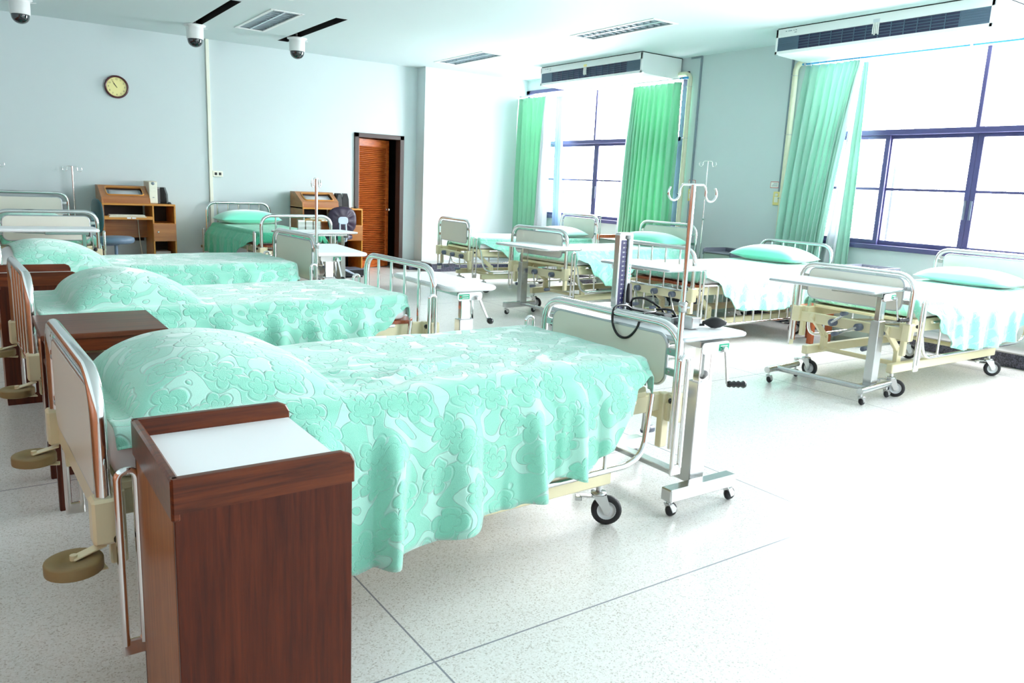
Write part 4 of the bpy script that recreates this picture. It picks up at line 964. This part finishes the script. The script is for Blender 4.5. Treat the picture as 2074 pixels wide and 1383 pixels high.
    if emblem:
        f = MB(); f.box(col_x-.071, col_x-.055, ya-.0006, ya+.0003, h-thick-.038, h-thick-.034, 0); f.box(col_x-.065, col_x-.061, ya-.0006, ya+.0003, h-thick-.044, h-thick-.028, 0); f.build('cross_mark', m_red, lb)
    return t
overbed_table('overbed table carrying the blood pressure gauge, at the foot of the nearest bed', (2.855, 2.90, 0), 0, 1.0, .46, .855, col_y=-.44, col_x=-.005, base_ln=.56, base_dp=.46, leg_off=.09, grip='ridged', crank_a=.12, crank_s=1)
overbed_table('overbed table with green cross label at the foot of the second bed', (2.685, 4.70, 0), 0, .84, .36, .845, col_y=-.33, col_x=-.02, emblem=True, crank_a=.45, edge=m_top, rounded=.06, thick=.034)
overbed_table('thick white overbed table at the foot of the third bed, pointing at the louvred door', (2.70, 6.93, 0), math.radians(-6), .94, .48, .86, col_y=-.25, col_x=-.04, edge=m_top, thick=.034, crank_a=.2)
overbed_table('long chrome-pillared overbed table at the foot of the front window-side bed', (5.57, 3.54, 0), math.radians(5.5), .86, .50, .868, col_y=-.36, col_x=.03, base='tube', base_ln=.72, base_dp=.46, crank_a=.25, grip='ridged')
overbed_table('white overbed table at the foot of the bar-ended window-side bed, behind the gauge', (5.19, 5.17, 0), math.radians(2), .86, .52, .85, col_y=.36, col_x=-.04, crank_a=.15)
overbed_table('chrome-edged overbed table turned at the foot of the third window-side bed', (5.30, 7.12, 0), math.radians(4), .92, .50, .855, col_y=.40, col_x=.13, edge=m_chrome, base_ln=.82, base_dp=.46, crank_a=.3, thick=.03)
overbed_table('overbed table at the foot of the bed between the desks, under the card holder', (3.50, 9.32, 0), PI/2+.12, .94, .44, .85, col_y=-.36, col_x=.0, edge=m_edge)
overbed_table('overbed table with white folded top at the foot of the corner bed', (.62, 9.40, 0), PI/2, .96, .44, .865, col_y=-.36, col_x=-.02, edge=m_top, thick=.032)

# ------------------------------------------------------------------ blood pressure gauge on the nearest overbed table
t = thing('blood_pressure_gauge', 'open blood pressure gauge with upright blue scale on nearest overbed table', 'blood pressure gauge', (2.79, 2.95, .856), math.radians(-82)); t.scale = (1.15, 1.15, 1.15)
f = MB(); f.box(-.05, .29, -.048, .048, 0, .006, .002); f.box(-.05, .29, -.048, -.043, 0, .042, .002); f.box(-.05, .29, .043, .048, 0, .042, .002); f.box(.285, .29, -.048, .048, 0, .042, .002); f.box(-.05, -.045, -.048, .048, 0, .042, .002); f.build('case', m_steel, t)
f = MB(); f.prism(rrect(.096, .345, .012, 4, 0, .1875), (-.052, .0, .018), (0, 1, 0), (0, 0, 1), .028, .003); lid = f.build('lid', m_steel, t)
f = MB(); f.box(-.0245, -.0235, -.036, .004, .03, .345, 0); sc_ = f.build('scale', m_navy, t)
f = MB(); ns = list(range(20, 301, 20))
for k, v in enumerate(ns):
    z = .042+.29*(k/(len(ns)-1)); f.text(str(v), .0095, (-.0233, -.016, z), (0, 1, 0), (0, 0, 1), .0004); f.box(-.0235, -.0231, -.002, .004, z-.0006, z+.0006, 0)
f.build('scale_numbers', m_white, sc_)
f = MB(); f.cyl((-.018, .014, .03), (-.018, .014, .35), .006, 10); f.lathe([(0, .018), (.014, .016), (.014, 0), (0, 0)], (-.018, .014, .35)); f.build('glass_tube', m_top, t)
f = MB(); f.box(-.0245, -.0235, .024, .038, .17, .235, 0); gl = f.build('brand_patch', m_green_label, t)
f = MB()
for k in range(4): f.lathe([(0, 0), (.004, 0), (.004, .0006), (0, .0006)], (-.0235, .031, .18+k*.015), (1, 0, 0), 10)
f.build('patch_marks', m_white, gl)
f = MB(); f.box(.02, .24, -.036, .036, .008, .046, .012); f.bar((.0, .02, .06), (-.015, .03, .15), .03, .02, .008); f.build('cuff', m_black, t)
f = MB(); P = [(.03, .0, .045), (.06, -.03, .09), (.12, -.02, .10), (.17, .03, .06), (.19, .06, .012), (.21, .08, .008)]
def smooth(P, n=8):
    P = [Vector(p) for p in P]; out = []
    for i in range(len(P)-1):
        a = P[max(i-1, 0)]; b = P[i]; c = P[i+1]; d = P[min(i+2, len(P)-1)]
        for k in range(n):
            q = k/n; out.append(.5*((2*b)+(c-a)*q+(2*a-5*b+4*c-d)*q*q+(3*b-a-3*c+d)*q**3))
    return out+[P[-1]]
f.tube(smooth(P), .005, 8)
f.tube(smooth([(.05, -.03, .05), (.07, -.10, .07), (.085, -.185, .065), (.095, -.20, .0), (.13, -.20, -.045), (.18, -.20, -.045), (.225, -.20, .0), (.235, -.18, .06), (.22, -.08, .06), (.18, -.02, .06)]), .0055, 8)
f.tube(smooth([(.18, -.02, .06), (.25, .0, .065), (.285, .01, .02), (.305, .03, .009), (.335, .06, .010), (.365, .085, .013)]), .005, 8); f.build('hose', m_blackgloss, t)
f = MB(); b0 = Vector((.365, .085, .024)); dr_ = Vector((.75, .62, .03)).normalized(); f.lathe([(.006, -.012), (.008, 0), (.014, .010), (.0235, .028), (.025, .046), (.020, .066), (.011, .082), (.007, .092), (0, .094)], b0, dr_, 20); f.build('squeeze_bulb', m_black, t)
f = MB(); f.lathe([(.008, -.034), (.0095, -.03), (.0095, -.012), (.007, -.01)], b0, dr_, 12); f.build('valve', m_chrome, t)
f = MB(); f.prism([(.0, 0), (.05, 0), (.062, .045), (-.002, .05)], (.30, -.02, .004), (0, 1, 0), (0, 0, 1), .075, .004); f.build('open_flap', m_steel, t)

# ------------------------------------------------------------------ computer desks at the back wall
def desk(label, loc, w, ped_w, mirror_door=True, shelf_low=True):
    t = thing('computer_desk', label, 'desk', loc, 0, 'computer desks at the back wall'); yb, yf = 0, -.56; hs = 1.04; wt = w-ped_w
    prof = [(yf, 0), (yb, 0), (yb, 1.27), (-.20, 1.27), (yf+.02, hs+.075), (yf, hs-.03)]
    f = MB(); f.prism(prof, (0, 0, 0), (0, 1, 0), (0, 0, 1), .022, .002); f.prism([(yf+.10, hs), (yb, hs), (yb, 1.27), (-.20, 1.27), (yf+.12, hs+.07)], (wt-.022, 0, 0), (0, 1, 0), (0, 0, 1), .022, .002); f.build('side_panel', m_oak, t)
    f = MB(); f.box(0, w, yf, yb, hs-.025, hs, .003); f.build('worktop', m_oak_edge, t)
    f = MB(); a = Vector((0, yf+.06, hs+.085)); b = Vector((0, -.20, 1.272)); dv = (b-a).normalized(); n = Vector((1, 0, 0)).cross(dv); ln = (b-a).length; ww = wt-.03
    P = rrect(ww, ln, .01, 2, wt/2, ln/2); Q = rrect(ww*.78, ln*.68, .035, 4, wt/2, ln/2)
    # lid with a rounded window opening
    k = len(Q); vs = []
    for off in (0, -.02):
        for (u, v) in Q: vs.append(Vector((u, 0, 0))+a+dv*v+n*off)
    R = []
    for (u, v) in Q:
        du, dv2 = u-wt/2, v-ln/2; s = min((ww/2)/max(abs(du), 1e-6), (ln/2)/max(abs(dv2), 1e-6)); R.append((wt/2+du*s, ln/2+dv2*s))
    for (u, v) in R: vs.append(Vector((u, 0, 0))+a+dv*v)
    fs = [(i, (i+1) % k, 2*k+(i+1) % k, 2*k+i) for i in range(k)]+[(i, k+i, k+(i+1) % k, (i+1) % k) for i in range(k)]
    f.add(vs, fs); f.build('slanted_lid', m_oak, t)
    f = MB(); f.tube([Vector((u, 0, 0))+a+dv*v+n*.003 for u, v in Q], .009, 8, True); f.build('window_rim', m_oak_edge, t)
    f = MB(); f.add([Vector((u, 0, 0))+a+dv*v-n*.018 for u, v in Q], [tuple(range(k))]); f.build('lid_glass', plain_glass('lid_glass', (.95, .96, .97), .1), t)
    f = MB(); f.box(.02, wt-.02, -.205, -.005, 1.25, 1.27, .002); f.build('top_board', m_oak, t)
    f = MB(); f.box(.022, wt-.022, yf+.065, yf+.08, hs, hs+.09, .002); f.build('front_rail', m_oak, t)
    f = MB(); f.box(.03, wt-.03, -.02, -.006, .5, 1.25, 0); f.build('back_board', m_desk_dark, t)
    f = MB(); c0 = a+dv*(ln/2)-n*.036; Mm = Matrix(((1, dv[0], n[0], wt/2), (0, dv[1], n[1], c0[1]), (0, dv[2], n[2], c0[2]), (0, 0, 0, 1)))
    f.box(-ww*.38, ww*.38, -ln*.36, ln*.36, -.05, 0, .01, Mm); f.build('monitor', m_conduit, t)
    f = MB(); f.grid(12, 8, lambda u, v: Mm @ Vector(((u-.5)*ww*.62, (v-.5)*ln*.56, .004+.022*(1-(2*u-1)**2)*(1-(2*v-1)**2)))); f.build('screen', m_screen, t)
    # open pedestal on the right
    f = MB(); f.box(wt, wt+.02, yf, yb, 0, hs-.025, .002); f.box(w-.02, w, yf, yb, 0, hs-.025, .002)
    f.box(wt+.02, w-.02, yf, yb, .04, .06, .001); f.box(wt+.02, w-.02, yf+.005, yb, .30, .32, .001); f.box(wt+.02, w-.02, yf+.005, yb, .53, .55, .001); f.box(wt+.02, w-.02, yf+.005, yb, .765, .78, .001); f.box(wt+.02, w-.02, -.01, yb, 0, hs-.03, 0); f.build('pedestal', m_oak_edge, t)
    f = MB(); f.box(wt+.02, w-.02, -.022, -.012, .06, hs-.03, 0); f.build('pedestal_dark_sheet', m_desk_dark, t)  # dark sheet across the back of the open pedestal
    f = MB(); f.box(wt+.004, w-.004, yf-.016, yf+.002, .535, .775, .002); dd = f.build('cupboard_door', m_oak, t)
    f = MB(); f.lathe([(0, -.022), (.012, -.02), (.013, -.012), (.006, -.004), (.006, 0)], (wt+.06, yf-.016, .66), (0, 1, 0), 12); f.build('knob', m_steel, dd)
    f = MB(); f.box(.022, wt, yf+.03, -.1, .835, .855, .002); f.box(.022, wt, yf, yf+.03, .825, .87, .002); f.build('keyboard_tray', m_oak_edge, t)
    f = MB(); f.box(.022, wt, -.12, -.10, .55, .83, .002); f.build('modesty_panel', m_oak, t)
    for x in (wt*.52, wt*.62):
        f = MB(); f.box(x-.025, x+.025, yf-.004, yf, .836, .858, .001); f.build('tray_catch', m_white, t)
    return wt, hs, yf
def keyboard(label, loc, w):
    t = thing('keyboard', label, 'keyboard', loc, 0, 'beige keyboards'); f = MB(); f.prism([(-.08, 0), (.08, 0), (.08, .022), (-.08, .012)], (-w/2, 0, 0), (0, 1, 0), (0, 0, 1), w, .002); f.build('body', m_beige, t)
    f = MB(); n = int(w/.021)
    for r in range(5):
        for k in range(n): x = -w/2+.012+k*(w-.024)/n; y = -.064+r*.028; f.box(x+.001, x+(w-.024)/n-.001, y, y+.024, .013+.0015*r, .026+.0018*r, .001)
    f.build('keys', m_trunk, t)
def speaker(label, loc, rz, grp): 
    t = thing('speaker', label, 'speaker', loc, rz, grp); f = MB(); f.prism([(-.065, 0), (.065, 0), (.06, .13), (.032, .225), (-.028, .225), (-.06, .13)], (0, .06, 0), (1, 0, 0), (0, 0, 1), .11, .006); f.build('cabinet', m_blackgloss, t)
    f = MB(); f.prism([(-.05, .02), (.05, .02), (.046, .12), (.026, .205), (-.022, .205), (-.046, .12)], (0, -.0505, 0), (1, 0, 0), (0, 0, 1), .004, .002); f.build('grille', m_black, t)
wt, hs, yf = desk('oak computer desk at the back left with a beige tower on top', (1.455, 12.24, 0), .915, .30)
keyboard('beige keyboard on the tray of the left desk', (1.455+wt*.5, 12.24-.49, .8555), .46)
t = thing('computer_tower', 'slim beige computer tower standing on the left desk', 'computer', (1.455+wt+.045, 12.0, 1.041)); f = MB(); f.box(-.055, .055, -.19, .19, 0, .305, .008); f.build('case', m_beige, t)
f = MB(); f.box(-.05, .05, -.197, -.189, .01, .29, .004); f.box(-.04, .04, -.2, -.196, .21, .25, .002); f.box(-.04, .04, -.2, -.196, .16, .195, .002); f.build('front_panel', m_trunk, t)
f = MB(); f.lathe([(0, -.2035), (.02, -.202), (.022, -.197)], (0, 0, .275), (0, 1, 0), 16); f.box(-.012, .012, -.201, -.197, .08, .09, .001); f.build('power_button', m_conduit, t)
speaker('black speaker on the left desk, nearer the beige tower', (1.455+.715, 11.92, 1.041), .5, 'pair of speakers on the left desk'); speaker('black speaker on the left desk, outer one of the pair', (1.455+.80, 11.93, 1.041), -.4, 'pair of speakers on the left desk')
t = thing('computer_mouse', 'dark mouse with cable at the end of the left desk', 'mouse', (1.455+.86, 11.80, 1.041)); f = MB(); f.lathe([(0, .028), (.015, .026), (.026, .014), (.028, 0), (0, 0)], seg=16); f.build('body', m_black, t); f = MB(); f.tube(smooth([(0, .02, .012), (-.04, .08, .006), (.02, .13, .006), (-.02, .2, .006)]), .003, 6); f.build('cable', m_black, t)
wt2, _, _ = desk('oak computer desk beside the louvred door', (4.19, 12.24, 0), .985, .36)
keyboard('beige keyboard on the tray of the desk by the door', (4.19+wt2*.55, 12.24-.49, .8555), .46)
speaker('black speaker on the desk by the door, nearer the slanted lid', (4.19+.685, 11.98, 1.041), .15, 'pair of speakers on the desk by the door'); speaker('black speaker on the desk by the door, nearer the doorway', (4.19+.80, 11.98, 1.041), -.1, 'pair of speakers on the desk by the door')
t = thing('computer_mouse', 'dark mouse standing by the door on the right desk', 'mouse', (4.19+.91, 11.80, 1.041)); f = MB(); f.lathe([(0, .03), (.015, .027), (.026, .014), (.028, 0), (0, 0)], seg=16); f.build('body', m_black, t); f = MB(); f.tube(smooth([(0, .02, .012), (-.03, .07, .006), (.01, .12, .006), (0, .18, .006)]), .003, 6); f.build('cable', m_black, t)
f = MB()
for k in range(6): f.box(-.10+.004*(k % 3), .10-.003*(k % 2), -.14, .14, k*.009, k*.009+.008, .001)
o = f.build('paper_stack', m_paper); o.location = (1.455+.765, 11.98, .321); tag(o, 'loose papers on the low shelf of the left desk', 'papers')
f = MB(); f.tube(smooth([(1.95, 12.10, .83), (1.955, 12.08, .6), (1.97, 12.05, .4), (1.99, 12.0, .15), (2.0, 11.98, .01)]), .006, 6); tag(f.build('cable', m_trunk), 'pale cable hanging under the left desk', 'cable')

# office chairs
def office_chair(label, loc, rz, m_seat, m_back, m_leg, tall=.62, zs=.60, zb=.95, bw=.36, bh=.30, gathered=False):
    t = thing('office_chair', label, 'chair', loc, rz, None); f = MB()
    f.lathe([(0, -.05), (.17, -.05), (.205, -.035), (.215, -.01), (.21, .02), (.18, .035), (0, .04)], (0, 0, zs), seg=28); f.build('seat', m_seat, t)
    f = MB(); f.cyl((0, 0, .08), (0, 0, .3), .028, 12); f.cyl((0, 0, .28), (0, 0, zs-.04), .02, 12); f.build('post', m_leg, t)
    for k in range(5):
        a = k*2*PI/5+.3; f = MB(); f.tube([(0, 0, .12), (.12*math.cos(a), .12*math.sin(a), .115), (.24*math.cos(a), .24*math.sin(a), .06)], [.022, .018, .013], 8); f.build('leg', m_leg, t)
        f = MB(); f.lathe([(0, -.016), (.022, -.016), (.026, 0), (.022, .016), (0, .016)], (.24*math.cos(a), .24*math.sin(a), .027), (-math.sin(a), math.cos(a), 0), 14); f.cyl((.24*math.cos(a), .24*math.sin(a), .03), (.24*math.cos(a), .24*math.sin(a), .07), .007, 6); f.build('caster', m_black, t)
    for s in (-1, 1):
        f = MB(); f.tube(smooth([(s*.05, -.02, zs-.055), (s*.05, .20, zs-.06), (s*.05, .245, zs), (s*.045, .23, zb-.03)]), .013, 8); f.build('back_strut', m_leg, t)
    f = MB(); N = 40; R = 14; vs = []; fs = []
    for sgn in (0, 1):
        for i in range(R+1):
            r = i/R
            for k in range(N):
                a = 2*PI*k/N; ca, sa = math.cos(a), math.sin(a); sx = math.copysign(abs(ca)**.75, ca)*bw/2*r; sz = math.copysign(abs(sa)**.75, sa)*bh/2*r
                cur = -.05*(1-(sx/(bw/2))**2)*0+.35*sx*sx
                th = .028*(1-r**3)**.6+.004
                rip = (.004*math.sin(k*PI*.5*1.0)*(r > .45)*(r < .95) if gathered and sgn == 1 else 0)
                vs.append((sx, .205-cur+(th+rip if sgn else -th), zb+sz))
    o_ = (R+1)*N
    for sgn in (0, 1):
        for i in range(R):
            for k in range(N):
                q = (sgn*o_+i*N+k, sgn*o_+i*N+(k+1) % N, sgn*o_+(i+1)*N+(k+1) % N, sgn*o_+(i+1)*N+k); fs.append(q if sgn == 0 else q[::-1])
    for k in range(N): fs.append((R*N+k, R*N+(k+1) % N, o_+R*N+(k+1) % N, o_+R*N+k))
    f.add(vs, fs, True); f.build('backrest', m_back, t)
    f = MB(); f.prism(rrect(.15, .11, .045, 5, 0, 0), (0, .252, zb-.0), (1, 0, 0), (0, 0, 1), .018, .005); f.build('back_plate', m_leg, t)
    return t
office_chair('grey-blue padded office chair at the left desk', (1.47, 10.75, 0), 1.75, m_chairblue, m_chairteal, m_chairblue, zs=.635, zb=.92, bw=.40, bh=.42)
office_chair('purple vinyl office chair with pale metal back struts at the right desk', (4.60, 11.28, 0), 3.05, m_purple, m_purple, m_pale, zs=.635, zb=.885, bw=.44, bh=.40, gathered=True)
t = thing('floor_box', 'flat dark grey box on the floor in front of the door-side desk', 'box', (4.80, 11.40, 0), .02); f = MB(); f.box(-.22, .22, -.17, .17, .02, .13, .012); f.build('case', m_grey, t)
f = MB(); f.box(-.21, .21, -.176, -.165, .03, .12, .003); f.build('front_panel', m_black, t)
for sx in (-.18, .18):
    for sy in (-.13, .13):
        f = MB(); f.cyl((sx, sy, 0), (sx, sy, .025), .018, 10); f.build('foot', m_black, t)
t = thing('chart_holder', 'clear chart holder with white cards hanging on the bar foot of the back bed', 'chart holder', (3.62, 9.875, .89), .05)
f = MB(); f.box(-.16, .16, -.006, -.003, -.07, .075, .001); f.box(-.16, .16, -.032, -.029, -.07, .04, .001); f.box(-.16, .16, -.032, -.003, -.072, -.068, .001)
for x in (-.16, -.053, .053, .158): f.box(x, x+.003, -.032, -.003, -.07, .05, 0)
f.build('rack', m_acrylic, t)
for k in range(3):
    f = MB(); x = -.148+k*.106; f.box(x, x+.09, -.02, -.012, -.066, .06-.006*k, .001); f.build('card', m_paper, t)
f = MB(); f.box(-.09, -.07, -.006, .03, .07, .118, .001); f.box(.07, .09, -.006, .03, .07, .118, .001); f.build('hanger', m_acrylic, t)
